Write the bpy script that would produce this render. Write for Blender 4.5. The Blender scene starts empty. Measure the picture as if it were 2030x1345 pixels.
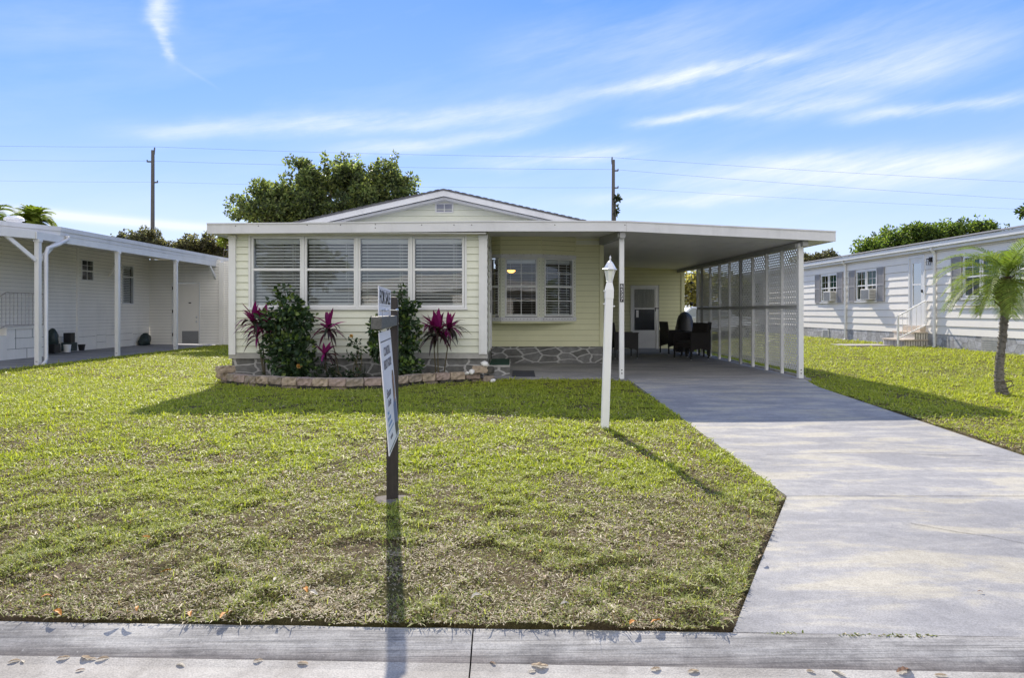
import bpy, math, random
import numpy as np
from mathutils import Vector, Matrix
random.seed(7); rng = np.random.default_rng(7)
SC = bpy.context.scene
COL = SC.collection
F = 1353.0; CX = 1016.0; HY = 618.0; CH = 1.204      # focal length (px), vanishing point, eye height over the slab
R = math.radians
def at(x, y, D):                                       # a point seen at (x,y) of the photo, D metres away
    return Vector(((x-CX)/F*D, D, CH-(y-HY)/F*D))
def plane_pt(x, y, dz=0.0):                            # point of the sloping drive/lawn plane
    D = F*1.615/(y-HY+.0355*F); return Vector(((x-CX)/F*D, D, CH-(y-HY)/F*D+dz))

# ------------------------------------------------------------------ materials
MATS = {}
def nn(nt, t, **kw):
    n = nt.nodes.new(t)
    for k, v in kw.items(): setattr(n, k, v)
    return n
def base_mat(name):
    m = bpy.data.materials.new(name); m.use_nodes = True
    nt = m.node_tree; p = nt.nodes['Principled BSDF']; return m, nt, p
def ramp(nt, fac, stops):
    r = nn(nt, 'ShaderNodeValToRGB'); e = r.color_ramp.elements
    while len(e) < len(stops): e.new(.5)
    for i, (pos, c) in enumerate(stops):
        e[i].position = pos; e[i].color = (*c, 1) if len(c) == 3 else c
    nt.links.new(fac, r.inputs[0]); return r.outputs[0]
def noise(nt, scale, detail=5, stretch=(1, 1, 1), rough=.55, dist=0.0, coord='Object'):
    tc = nn(nt, 'ShaderNodeTexCoord'); mp = nn(nt, 'ShaderNodeMapping'); mp.inputs['Scale'].default_value = stretch
    n = nn(nt, 'ShaderNodeTexNoise'); n.inputs['Scale'].default_value = scale; n.inputs['Detail'].default_value = detail
    n.inputs['Roughness'].default_value = rough; n.inputs['Distortion'].default_value = dist
    nt.links.new(tc.outputs[coord], mp.inputs[0]); nt.links.new(mp.outputs[0], n.inputs['Vector']); return n.outputs['Fac']
def mix(nt, fac, a, b, mode='MIX'):
    m = nn(nt, 'ShaderNodeMix', data_type='RGBA', blend_type=mode)
    for s, v in ((m.inputs['Factor'], fac), (m.inputs['A'], a), (m.inputs['B'], b)):
        if hasattr(v, 'links'): nt.links.new(v, s)
        elif isinstance(v, (int, float)): s.default_value = v
        else: s.default_value = (*v, 1) if len(v) == 3 else v
    return m.outputs['Result']
def bump(nt, p, h, strength=.3, dist=.01):
    b = nn(nt, 'ShaderNodeBump'); b.inputs['Strength'].default_value = strength; b.inputs['Distance'].default_value = dist
    nt.links.new(h, b.inputs['Height']); nt.links.new(b.outputs[0], p.inputs['Normal'])
def mat(name, col, rough=.6, var=.12, scale=3.0, stretch=(1, 1, 1), metal=0.0, bmp=0.0, bscale=60, spec=.5, dirt=None, dirt_amt=.3):
    if name in MATS: return MATS[name]
    m, nt, p = base_mat(name)
    n = noise(nt, scale, 6, stretch)
    lo = tuple(c*(1-var) for c in col); hi = tuple(min(1, c*(1+var)) for c in col)
    c = ramp(nt, n, [(.3, lo), (.7, hi)])
    if dirt:
        d = noise(nt, scale*.6, 8, (stretch[0]*1.3, stretch[1]*1.3, stretch[2]*.35), .7)
        dm = ramp(nt, d, [(.5, (0, 0, 0)), (.75, (dirt_amt,)*3)])
        c = mix(nt, dm, c, dirt)
    nt.links.new(c, p.inputs['Base Color'])
    p.inputs['Roughness'].default_value = rough; p.inputs['Metallic'].default_value = metal
    p.inputs['Specular IOR Level'].default_value = spec
    if bmp: bump(nt, p, noise(nt, bscale, 4), bmp, .004)
    MATS[name] = m; return m
def emis(name, col, s):
    m, nt, p = base_mat(name)
    p.inputs['Base Color'].default_value = (*col, 1); p.inputs['Emission Color'].default_value = (*col, 1)
    p.inputs['Emission Strength'].default_value = s; return m
def glass_mat(name, tint=(.9, .93, .92), refl=1.0, rough=0.0, wav=0.0):
    m = bpy.data.materials.new(name); m.use_nodes = True; nt = m.node_tree; nt.nodes.clear()
    o = nn(nt, 'ShaderNodeOutputMaterial'); mx = nn(nt, 'ShaderNodeMixShader'); t = nn(nt, 'ShaderNodeBsdfTransparent'); g = nn(nt, 'ShaderNodeBsdfGlossy')
    t.inputs[0].default_value = (*tint, 1); g.inputs['Roughness'].default_value = rough; g.inputs[0].default_value = (.95, .97, 1, 1)
    fr = nn(nt, 'ShaderNodeFresnel'); fr.inputs[0].default_value = 1.5
    mu = nn(nt, 'ShaderNodeMath', operation='MULTIPLY'); mu.inputs[1].default_value = 2.0*refl; mu.use_clamp = True
    nt.links.new(fr.outputs[0], mu.inputs[0]); nt.links.new(mu.outputs[0], mx.inputs[0])
    nt.links.new(t.outputs[0], mx.inputs[1]); nt.links.new(g.outputs[0], mx.inputs[2]); nt.links.new(mx.outputs[0], o.inputs[0])
    if wav:
        b = nn(nt, 'ShaderNodeBump'); b.inputs['Strength'].default_value = wav; b.inputs['Distance'].default_value = .02
        nt.links.new(noise(nt, 1.6, 1), b.inputs['Height']); nt.links.new(b.outputs[0], g.inputs['Normal'])
    return m
def leaf_mat(name, trans=.45, rough=.45, gain=1.0, spec=.4):
    m = bpy.data.materials.new(name); m.use_nodes = True; nt = m.node_tree
    p = nt.nodes['Principled BSDF']; o = nt.nodes['Material Output']
    a = nn(nt, 'ShaderNodeVertexColor', layer_name='col')
    nt.links.new(a.outputs[0], p.inputs['Base Color']); p.inputs['Roughness'].default_value = rough
    p.inputs['Specular IOR Level'].default_value = spec
    t = nn(nt, 'ShaderNodeBsdfTranslucent')
    tc = mix(nt, 1.0, a.outputs[0], (1.25*gain, 1.3*gain, .75*gain), 'MULTIPLY'); nt.links.new(tc, t.inputs[0])
    mx = nn(nt, 'ShaderNodeMixShader'); mx.inputs[0].default_value = trans
    nt.links.new(p.outputs[0], mx.inputs[1]); nt.links.new(t.outputs[0], mx.inputs[2]); nt.links.new(mx.outputs[0], o.inputs[0])
    return m
def concrete(name, c1, c2, c3, bl=.5, sc=.8, stretch=(1, 2.2, 1), streak=None):
    m, nt, p = base_mat(name)
    n1 = noise(nt, sc, 7, stretch, .62, .4); n2 = noise(nt, 14, 6, (1, 1, 1), .7); n3 = noise(nt, 120, 3, (1, 1, 1), .6); n4 = noise(nt, sc*.35, 4)
    c = ramp(nt, n1, [(.42, c1), (.50, c2), (.60, c3)])
    c = mix(nt, .5, c, ramp(nt, n2, [(.3, (.72,)*3), (.7, (1.22,)*3)]), 'MULTIPLY')
    c = mix(nt, .35, c, ramp(nt, n3, [(.35, (.5,)*3), (.62, (1.4,)*3)]), 'MULTIPLY')
    c = mix(nt, .4, c, ramp(nt, n4, [(.4, (.75,)*3), (.6, (1.1,)*3)]), 'MULTIPLY')
    h = n3
    if streak:
        s = noise(nt, 60, 5, streak, .75); c = mix(nt, .55, c, ramp(nt, s, [(.38, (.40,)*3), (.55, (1.18,)*3)]), 'MULTIPLY'); h = s
    nt.links.new(c, p.inputs['Base Color']); p.inputs['Roughness'].default_value = .85; bump(nt, p, h, bl, .004)
    return m
def stone_mat(name, axis='XZ', scale=2.6, stone=(.15, .15, .145), mortar=(.42, .41, .39), w=.035, zs=1.9, rnd=.8):
    m, nt, p = base_mat(name)
    tc = nn(nt, 'ShaderNodeTexCoord'); sp = nn(nt, 'ShaderNodeSeparateXYZ'); cb = nn(nt, 'ShaderNodeCombineXYZ')
    nt.links.new(tc.outputs['Object'], sp.inputs[0])
    ad = nn(nt, 'ShaderNodeMath', operation='ADD'); nt.links.new(sp.outputs[0], ad.inputs[0]); nt.links.new(sp.outputs[1], ad.inputs[1])
    ml = nn(nt, 'ShaderNodeMath', operation='MULTIPLY'); ml.inputs[1].default_value = zs; nt.links.new(sp.outputs[2], ml.inputs[0])
    nt.links.new(ad.outputs[0], cb.inputs[0]); nt.links.new(ml.outputs[0], cb.inputs[1])
    ns = nn(nt, 'ShaderNodeTexNoise'); ns.inputs['Scale'].default_value = 3.5; ns.inputs['Detail'].default_value = 2; nt.links.new(cb.outputs[0], ns.inputs['Vector'])
    vm = nn(nt, 'ShaderNodeVectorMath', operation='SCALE'); vm.inputs['Scale'].default_value = .12; nt.links.new(ns.outputs['Color'], vm.inputs[0])
    va = nn(nt, 'ShaderNodeVectorMath', operation='ADD'); nt.links.new(cb.outputs[0], va.inputs[0]); nt.links.new(vm.outputs[0], va.inputs[1])
    v = nn(nt, 'ShaderNodeTexVoronoi', voronoi_dimensions='2D', feature='DISTANCE_TO_EDGE'); v.inputs['Scale'].default_value = scale; v.inputs['Randomness'].default_value = rnd
    v2 = nn(nt, 'ShaderNodeTexVoronoi', voronoi_dimensions='2D', feature='F1'); v2.inputs['Scale'].default_value = scale; v2.inputs['Randomness'].default_value = rnd
    nt.links.new(va.outputs[0], v.inputs['Vector']); nt.links.new(va.outputs[0], v2.inputs['Vector'])
    mk = ramp(nt, v.outputs['Distance'], [(w, (1, 1, 1)), (w*1.7, (0, 0, 0))])
    g = noise(nt, 9, 6)
    st = ramp(nt, g, [(.3, tuple(c*.75 for c in stone)), (.7, tuple(c*1.3 for c in stone))])
    bw = nn(nt, 'ShaderNodeRGBToBW'); nt.links.new(v2.outputs['Color'], bw.inputs[0])
    st = mix(nt, .5, st, ramp(nt, bw.outputs[0], [(.2, (.6, .58, .55)), (.8, (1.35, 1.35, 1.4))]), 'MULTIPLY')
    mo = ramp(nt, g, [(.3, tuple(c*.8 for c in mortar)), (.7, mortar)])
    nt.links.new(mix(nt, mk, st, mo), p.inputs['Base Color']); p.inputs['Roughness'].default_value = .85
    bump(nt, p, mk, .6, .012); return m

M = {}
M['white'] = mat('white_paint', (.73, .73, .72), .45, .04, 4, dirt=(.55, .54, .48), dirt_amt=.25)
M['whiteb'] = mat('white_aluminium', (.67, .67, .68), .4, .06, 2.0, dirt=(.40, .40, .39), dirt_amt=.5)
M['soffit'] = mat('white_soffit_panel', (.72, .71, .69), .5, .05, 2.5)
M['greybeam'] = mat('grey_beam_paint', (.33, .33, .32), .6, .1)
M['siding_y'] = mat('yellow_siding_paint', (.70, .69, .45), .6, .06, 1.2, (1, 1, 1), dirt=(.55, .56, .32), dirt_amt=.22)
M['siding_m'] = mat('pale_cream_siding_paint', (.72, .73, .61), .6, .06, 1.2, (1, 1, 1), dirt=(.62, .66, .50), dirt_amt=.3)
M['siding_w'] = mat('white_siding_weathered', (.86, .83, .765), .65, .06, .8, dirt=(.42, .43, .40), dirt_amt=.35)
M['siding_r'] = mat('white_siding_clean', (.84, .80, .73), .6, .03, 1.0, dirt=(.62, .62, .60), dirt_amt=.2)
M['siding_y_g'] = mat('yellow_siding_lap_shade', (.34, .34, .17), .8)  # lap strips, all four sidings: shadow under each lap put into a darker colour
M['siding_m_g'] = mat('cream_siding_lap_shade', (.40, .42, .27), .8)
M['siding_w_g'] = mat('white_siding_lap_shade', (.34, .34, .32), .8)
M['siding_r_g'] = mat('clean_siding_lap_shade', (.26, .26, .25), .8)
M['dark'] = mat('dark_gap', (.015, .015, .015), .9)
M['room'] = mat('dim_interior_wall', (.09, .085, .08), .9)  # low light of the rooms put into a dark wall colour
M['glass'] = glass_mat('window_glass', refl=.95, wav=.15)
M['glassb'] = glass_mat('bay_window_glass', refl=.75, wav=.1)
M['glassd'] = glass_mat('tinted_window_glass', (.35, .4, .4), 1.0)
M['glasst'] = glass_mat('curtained_green_glass', (.45, .62, .58), .4)
M['screen'] = glass_mat('insect_screen', (.45, .46, .47), .5, .3)
M['slat'] = mat('blind_slat_white', (.80, .80, .80), .4, .02)
M['shingle'] = mat('dark_roof_shingle', (.10, .10, .105), .9, .3, 8, bmp=.6, bscale=30)
M['stone'] = stone_mat('painted_flagstone_skirt', scale=2.9, zs=2.3, mortar=(.50, .49, .47), stone=(.17, .17, .16), w=.045)
M['stoner'] = stone_mat('pale_stone_skirt', scale=3.4, stone=(.40, .40, .41), mortar=(.26, .26, .27), w=.02, zs=1.6, rnd=.55)
M['trimgrey'] = mat('weathered_grey_trim', (.40, .39, .36), .8, .15, 6)
M['drive'] = concrete('driveway_concrete', (.245, .242, .248), (.295, .288, .285), (.385, .358, .30), stretch=(.5, 1.7, 1), sc=2.3)
_nt = M['drive'].node_tree; _p = _nt.nodes['Principled BSDF']; _src = _p.inputs['Base Color'].links[0].from_socket
_sn = ramp(_nt, noise(_nt, .9, 8, (1, 1.3, 1), .72), [(.56, (1, 1, 1)), (.68, (.80, .80, .82)), (.80, (.62, .62, .63))]); _c = mix(_nt, .9, _src, _sn, 'MULTIPLY')
_pt = ramp(_nt, noise(_nt, 38, 3, (1, 1, 1), .6), [(.68, (0, 0, 0)), (.76, (.7, .7, .7))]); _c = mix(_nt, _pt, _c, (.16, .15, .14))
_tk = nn(_nt, 'ShaderNodeTexWave', wave_type='BANDS', bands_direction='Y', wave_profile='SIN'); _tk.inputs['Scale'].default_value = 60; _tk.inputs['Distortion'].default_value = 6; _tk.inputs['Detail'].default_value = 3
_tc = nn(_nt, 'ShaderNodeTexCoord'); _nt.links.new(_tc.outputs['Object'], _tk.inputs[0]); _c = mix(_nt, .16, _c, _tk.outputs['Color'], 'OVERLAY'); _nt.links.new(_c, _p.inputs['Base Color'])
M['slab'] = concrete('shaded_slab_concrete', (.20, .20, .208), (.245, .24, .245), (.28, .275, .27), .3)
M['kerb'] = concrete('kerb_concrete', (.255, .245, .235), (.325, .313, .298), (.39, .375, .35), .8, 2.0, (1, 3, 1), streak=(.02, 1.2, 1.2))
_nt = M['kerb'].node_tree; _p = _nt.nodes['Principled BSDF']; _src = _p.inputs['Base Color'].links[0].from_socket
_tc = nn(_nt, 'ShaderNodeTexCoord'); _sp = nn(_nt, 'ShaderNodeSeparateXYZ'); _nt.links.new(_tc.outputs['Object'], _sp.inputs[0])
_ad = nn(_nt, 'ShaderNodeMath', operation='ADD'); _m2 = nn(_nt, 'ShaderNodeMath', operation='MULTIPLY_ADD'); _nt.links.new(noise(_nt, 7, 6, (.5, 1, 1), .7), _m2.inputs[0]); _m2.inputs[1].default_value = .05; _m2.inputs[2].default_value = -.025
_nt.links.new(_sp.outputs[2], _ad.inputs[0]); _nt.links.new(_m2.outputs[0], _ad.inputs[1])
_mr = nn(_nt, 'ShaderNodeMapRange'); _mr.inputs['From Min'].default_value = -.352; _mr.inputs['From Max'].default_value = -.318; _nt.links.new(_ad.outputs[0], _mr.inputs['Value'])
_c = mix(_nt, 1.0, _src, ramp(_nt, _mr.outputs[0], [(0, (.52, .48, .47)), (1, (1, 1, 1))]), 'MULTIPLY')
_st = ramp(_nt, noise(_nt, 3.2, 8, (.8, 1.5, 1), .75), [(.50, (1, 1, 1)), (.62, (.62, .62, .63)), (.75, (.45, .44, .44))]); _c = mix(_nt, .8, _c, _st, 'MULTIPLY')
_pt = ramp(_nt, noise(_nt, 55, 2, (1, 1, 1), .5), [(.70, (0, 0, 0)), (.78, (.6, .6, .6))]); _c = mix(_nt, _pt, _c, (.46, .44, .41)); _nt.links.new(_c, _p.inputs['Base Color'])
M['gutter'] = concrete('gutter_concrete', (.29, .27, .245), (.345, .325, .30), (.39, .37, .34), .8, 2.5, (1, 1, 1))
M['asphalt'] = concrete('street_asphalt', (.10, .10, .10), (.13, .13, .13), (.16, .16, .16))
M['joint'] = mat('joint_dirt', (.04, .035, .03), .95)
M['black'] = mat('black_paint', (.012, .011, .012), .45)
M['chrome'] = mat('galvanised_metal', (.6, .6, .6), .35, .1, metal=.8)
M['wicker'] = mat('dark_wicker', (.022, .018, .018), .55, .4, 60, bmp=.8, bscale=90)
M['wood_d'] = mat('dark_brown_stained_wood', (.028, .022, .021), .6, .35, 12, (6, 6, .6), dirt=(.05, .045, .04), dirt_amt=.5)
M['wood_g'] = mat('weathered_arm_wood', (.10, .10, .09), .6, .3, 12, (6, .6, 6))
M['signw'] = mat('sign_white_panel', (.80, .79, .80), .4, .03)
M['ink'] = mat('sign_black_ink', (.03, .03, .035), .5)
M['inkg'] = mat('sign_grey_ink', (.17, .17, .19), .5)
M['inkb'] = mat('sign_blue_ink', (.20, .33, .48), .5)
M['green'] = mat('green_turf_mat', (.006, .045, .025), .95, .3, 40, bmp=.6)
M['bark'] = mat('tree_bark', (.10, .08, .06), .9, .3, 10, (4, 4, 1), bmp=.8, bscale=20)
M['pole'] = mat('utility_pole_wood', (.13, .12, .11), .9, .25, 8, (4, 4, .4))
M['wire'] = mat('cable_grey', (.12, .14, .17), .7)
M['stem'] = mat('plant_stem', (.09, .075, .04), .8)
M['leaf'] = leaf_mat('leaf_green', .35)
M['leafd'] = leaf_mat('tree_leaves', .5, .5, 1.3, .3)
M['cordy'] = leaf_mat('cordyline_leaves', .35, .4)
M['grass'] = leaf_mat('grass_blades', .42, .5, 1.15, .25)
M['palm'] = leaf_mat('palm_fronds', .45, .55, 1.0, .2)
M['shell'] = mat('white_shell', (.75, .73, .68), .5)
M['lampw'] = mat('lamp_white_enamel', (.80, .80, .80), .35, .03)
M['frost'] = mat('frosted_lamp_glass', (.75, .77, .72), .2, .03)
M['shut'] = mat('grey_shutter', (.31, .30, .30), .6, .06)
M['brickw'] = mat('pale_painted_brick', (.62, .58, .52), .8, .12, 12, bmp=.6)
M['plast_d'] = mat('dark_teal_bag', (.02, .035, .035), .5, .4, 10, bmp=.6, bscale=20)
M['tarp'] = mat('black_vinyl_cover', (.02, .02, .022), .45, .3, 6, bmp=.8, bscale=8)
M['silver'] = mat('silver_car_paint', (.55, .58, .62), .25, .03, metal=.3)

# ------------------------------------------------------------------ mesh building
class MB:
    def __init__(s): s.v = []; s.f = []; s.m = []
    def add(s, vs, fs, mi=0):
        o = len(s.v); s.v += [tuple(v) for v in vs]; s.f += [tuple(i+o for i in f) for f in fs]; s.m += [mi]*len(fs); return s
    def hexa(s, p, mi=0):      # 8 points: bottom ring then top ring
        return s.add(p, [(3, 2, 1, 0), (4, 5, 6, 7), (0, 1, 5, 4), (1, 2, 6, 5), (2, 3, 7, 6), (3, 0, 4, 7)], mi)
    def box(s, x0, x1, y0, y1, z0, z1, mi=0):
        return s.hexa([(x0, y0, z0), (x1, y0, z0), (x1, y1, z0), (x0, y1, z0), (x0, y0, z1), (x1, y0, z1), (x1, y1, z1), (x0, y1, z1)], mi)
    def prism(s, poly, fn0, fn1, mi=0):   # poly of 2D points; fn maps (a,b)->3D for the two ends
        n = len(poly); return s.add([fn0(*p) for p in poly]+[fn1(*p) for p in poly],
            [tuple(range(n))[::-1], tuple(range(n, 2*n))]+[(i, (i+1) % n, n+(i+1) % n, n+i) for i in range(n)], mi)
    def bar(s, a, b, w, h=None, mi=0, up=(0, 0, 1)):
        a = Vector(a); b = Vector(b); h = h or w; d = (b-a).normalized(); up = Vector(up)
        if abs(d.dot(up)) > .98: up = Vector((0, 1, 0))
        sx = d.cross(up).normalized()*w/2; sz = sx.cross(d).normalized()*h/2
        return s.hexa([a-sx-sz, a+sx-sz, a+sx+sz, a-sx+sz, b-sx-sz, b+sx-sz, b+sx+sz, b-sx+sz], mi)
    def tube(s, pts, rad, n=8, mi=0, cap=True):
        pts = [Vector(p) for p in pts]; rad = rad if isinstance(rad, (list, tuple)) else [rad]*len(pts); o = len(s.v); ref = Vector((.31, .95, .1))
        for i, p in enumerate(pts):
            d = (pts[min(i+1, len(pts)-1)]-pts[max(i-1, 0)]).normalized()
            a = d.cross(ref)
            if a.length < .1: a = d.cross(Vector((1, 0, 0)))
            a.normalize(); b = d.cross(a)
            for k in range(n):
                t = 2*math.pi*k/n; s.v.append(tuple(p+(a*math.cos(t)+b*math.sin(t))*rad[i]))
        for i in range(len(pts)-1):
            for k in range(n):
                s.f.append((o+i*n+k, o+i*n+(k+1) % n, o+(i+1)*n+(k+1) % n, o+(i+1)*n+k)); s.m.append(mi)
        if cap:
            s.f.append(tuple(o+k for k in range(n))[::-1]); s.m.append(mi)
            e = o+(len(pts)-1)*n; s.f.append(tuple(e+k for k in range(n))); s.m.append(mi)
        return s
    def lathe(s, prof, c=(0, 0, 0), n=16, mi=0, ax=None, sq=False):
        o = len(s.v); c = Vector(c); ax = ax or Matrix.Identity(3)
        for r, z in prof:
            for k in range(n):
                t = 2*math.pi*(k+.5*sq)/n; s.v.append(tuple(c+ax @ Vector((r*math.cos(t), r*math.sin(t), z))))
        for i in range(len(prof)-1):
            for k in range(n):
                s.f.append((o+i*n+k, o+i*n+(k+1) % n, o+(i+1)*n+(k+1) % n, o+(i+1)*n+k)); s.m.append(mi)
        s.f.append(tuple(o+k for k in range(n))[::-1]); s.m.append(mi)
        e = o+(len(prof)-1)*n; s.f.append(tuple(e+k for k in range(n))); s.m.append(mi); return s
    def build(s, name, mats, parent=None, local=False, smooth=False, bevel=0, loc=None):
        me = bpy.data.meshes.new(name); off = Vector((0, 0, 0))
        if loc is not None: off = Vector(loc)
        elif parent is not None and not local:
            q = parent
            while q: off = off+q.location; q = q.parent
        me.from_pydata([(v[0]-off.x, v[1]-off.y, v[2]-off.z) for v in s.v], [], s.f)
        mats = mats if isinstance(mats, (list, tuple)) else [mats]
        for m in mats: me.materials.append(m)
        if len(mats) > 1: me.polygons.foreach_set('material_index', s.m)
        if smooth: me.polygons.foreach_set('use_smooth', [True]*len(s.f))
        me.update(); o = bpy.data.objects.new(name, me); COL.objects.link(o)
        if loc is not None: o.location = off
        if parent is not None: o.parent = parent
        if bevel:
            b = o.modifiers.new('bevel', 'BEVEL'); b.width = bevel; b.segments = 2; b.limit_method = 'ANGLE'
        return o
def tag(o, label=None, cat=None, group=None, kind=None):
    if label: o['label'] = label
    if cat: o['category'] = cat
    if group: o['group'] = group
    if kind: o['kind'] = kind
    return o
def thing(name, loc, label, cat, group=None, rz=0):
    o = bpy.data.objects.new(name, None); o.empty_display_size = .2; COL.objects.link(o); o.location = loc; o.rotation_euler = (0, 0, rz)
    return tag(o, label, cat, group)
def copy_tree(o, parent=None):
    c = o.copy(); COL.objects.link(c)
    if parent: c.parent = parent
    for ch in list(o.children): copy_tree(ch, c)
    return c
class Fr:      # wall frame: u along the wall, d outwards, z up
    def __init__(s, p, U, N): s.p = Vector((p[0], p[1], 0)); s.U = Vector((U[0], U[1], 0)).normalized(); s.N = Vector((N[0], N[1], 0)).normalized()
    def __call__(s, u, d, z): return s.p+s.U*u+s.N*d+Vector((0, 0, z))
    def box(s, mb, u0, u1, d0, d1, z0, z1, mi=0):
        return mb.hexa([s(u0, d0, z0), s(u1, d0, z0), s(u1, d1, z0), s(u0, d1, z0), s(u0, d0, z1), s(u1, d0, z1), s(u1, d1, z1), s(u0, d1, z1)], mi)
def siding(mb, fr, u0, u1, z0, z1, ex=.127, dp=.018, holes=(), gable=None, lip=.008, back=.09):
    z = z0; r = 0
    while z < z1-1e-4:
        zt = min(z+ex, z1); cuts = sorted({z, zt, *[h for H in holes for h in H[2:] if z < h < zt]})
        for a, b in zip(cuts[:-1], cuts[1:]):
            m = (a+b)/2; iv = [(u0, u1)]
            for H in holes:
                if H[2] <= m <= H[3]:
                    ni = []
                    for p, q in iv:
                        if H[1] <= p or H[0] >= q: ni.append((p, q)); continue
                        if H[0] > p: ni.append((p, H[0]))
                        if H[1] < q: ni.append((H[1], q))
                    iv = ni
            da = dp*(1-(a-z)/ex); db = dp*(1-(b-z)/ex)
            for p, q in iv:
                pa, qa, pb, qb = p, q, p, q
                if gable: pa, qa = gable(a); pb, qb = gable(b)
                if qa-pa < .01: continue
                mb.add([fr(pa, da, a), fr(qa, da, a), fr(qb, db, b), fr(pb, db, b)], [(0, 1, 2, 3)])
                if a == z: mb.add([fr(pa, 0, a), fr(qa, 0, a), fr(qa, dp, a), fr(pa, dp, a)], [(0, 1, 2, 3)])
                if b == zt and zt < z1-1e-3 and lip:
                    o_ = dp*.02; mb.add([fr(pb, db+.0008, b-lip), fr(qb, db+.0008, b-lip), fr(qb, db+.0008, b), fr(pb, db+.0008, b)], [(0, 1, 2, 3)], 1)  # dark strip paints the shadow line just below the next board
                if back: mb.add([fr(pa, -back, a), fr(qa, -back, a), fr(qb, -back, b), fr(pb, -back, b)], [(3, 2, 1, 0)])
        z = zt
def window(parent, fr, u0, u1, z0, z1, zm=None, fw=.045, blinds=None, munt=None, glass='glass', frm='white', name='window', d=.02, depth=.07, label=None):
    mb = MB(); fb = lambda *a: fr.box(mb, *a)
    fb(u0-fw, u0, -depth, d, z0-fw, z1+fw); fb(u1, u1+fw, -depth, d, z0-fw, z1+fw)
    fb(u0, u1, -depth, d, z1, z1+fw); fb(u0, u1, -depth, d, z0-fw, z0)
    if zm: fb(u0, u1, -.03, d-.006, zm-.022, zm+.022)
    if munt:
        nx, nzs = munt
        for k in range(1, nx):
            u = u0+(u1-u0)*k/nx
            for a, b in ((z0, (zm or z1)-.022), ((zm or z0)+.022, z1)):
                if b-a > .05: fb(u-.008, u+.008, -.008, .004, a, b)
        for zz in nzs: fb(u0, u1, -.006, .002, zz-.007, zz+.007)
    w = mb.build(name, M[frm], parent)
    if label: w['label'] = label
    g = MB(); fr_z = zm or z1
    g.add([fr(u0, -.012, z0), fr(u1, -.012, z0), fr(u1, -.012, fr_z), fr(u0, -.012, fr_z)], [(0, 1, 2, 3)])
    if zm: g.add([fr(u0, -.002, zm), fr(u1, -.002, zm), fr(u1, -.002, z1), fr(u0, -.002, z1)], [(0, 1, 2, 3)])
    g.build('pane', M[glass], w)
    if blinds:
        sp, tilt, dz = blinds; b = MB(); z = z0+.03
        cs, sn = math.cos(tilt)*.025, math.sin(tilt)*.025
        while z < z1-.07:
            j = random.uniform(-.0015, .0015)
            b.hexa([fr(u0+.01, -.10+cs, z-sn+j), fr(u1-.01, -.10+cs, z-sn-j), fr(u1-.01, -.10-cs, z+sn-j), fr(u0+.01, -.10-cs, z+sn+j),
                    fr(u0+.01, -.10+cs, z-sn+.003+j), fr(u1-.01, -.10+cs, z-sn+.003-j), fr(u1-.01, -.10-cs, z+sn+.003-j), fr(u0+.01, -.10-cs, z+sn+.003+j)])
            z += sp
        fr.box(b, u0+.008, u1-.008, -.135, -.075, z1-.075, z1-.003); fr.box(b, u0+.01, u1-.01, -.12, -.08, z0+.002, z0+.018)
        for t in (.13, .87):
            uu = u0+(u1-u0)*t; fr.box(b, uu-.002, uu+.002, -.072, -.068, z0, z1-.07)
        if dz: uu = u0+(u1-u0)*dz; fr.box(b, uu-.004, uu+.004, -.07, -.062, z0+.35*(z1-z0), z1-.05)
        b.build('blind', M['slat'], w)
    return w

def big_mesh(name, V, loops_per, Fidx, mat_, cols=None, parent=None):
    me = bpy.data.meshes.new(name); nF = len(Fidx)
    me.vertices.add(len(V)); me.vertices.foreach_set('co', V.astype(np.float32).ravel())
    me.loops.add(nF*loops_per); me.loops.foreach_set('vertex_index', Fidx.astype(np.int32).ravel())
    me.polygons.add(nF); me.polygons.foreach_set('loop_start', np.arange(nF, dtype=np.int32)*loops_per)
    me.update(calc_edges=True)
    if cols is not None:
        a = me.color_attributes.new('col', 'FLOAT_COLOR', 'POINT'); c4 = np.ones((len(V), 4), np.float32); c4[:, :3] = cols; a.data.foreach_set('color', c4.ravel())
    me.materials.append(mat_); me.validate()
    o = bpy.data.objects.new(name, me); COL.objects.link(o)
    if parent is not None:
        q = parent; off = Vector((0, 0, 0))
        while q: off += q.location; q = q.parent
        me.vertices.foreach_set('co', (V-np.array(off)).astype(np.float32).ravel()); o.parent = parent; me.update()
    return o
def unit(a): return a/np.maximum(np.linalg.norm(a, axis=1, keepdims=True), 1e-9)
def leaves(name, C, A, L, W, cols, mat_, parent=None, fold=.25, droop=.15):
    """six-point pointed leaves: C base points, A axis directions, L lengths, W widths"""
    n = len(C); A = unit(A); r = unit(rng.normal(size=(n, 3))); S = unit(np.cross(A, r)); Nn = np.cross(S, A)
    L = L[:, None]; W = W[:, None]
    P = np.stack([C, C+A*L*.35+S*W*.5+Nn*W*fold, C+A*L*.72+S*W*.36+Nn*(W*fold-L*droop*.5), C+A*L-Nn*L*droop,
                  C+A*L*.72-S*W*.36+Nn*(W*fold-L*droop*.5), C+A*L*.35-S*W*.5+Nn*W*fold], 1).reshape(-1, 3)
    b = np.arange(n)[:, None]*6
    Fi = np.concatenate([b+np.array([[0, 1, 2, 3]]), b+np.array([[0, 3, 4, 5]])], 0)
    return big_mesh(name, P, 4, Fi, mat_, np.repeat(cols, 6, 0), parent)
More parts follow.
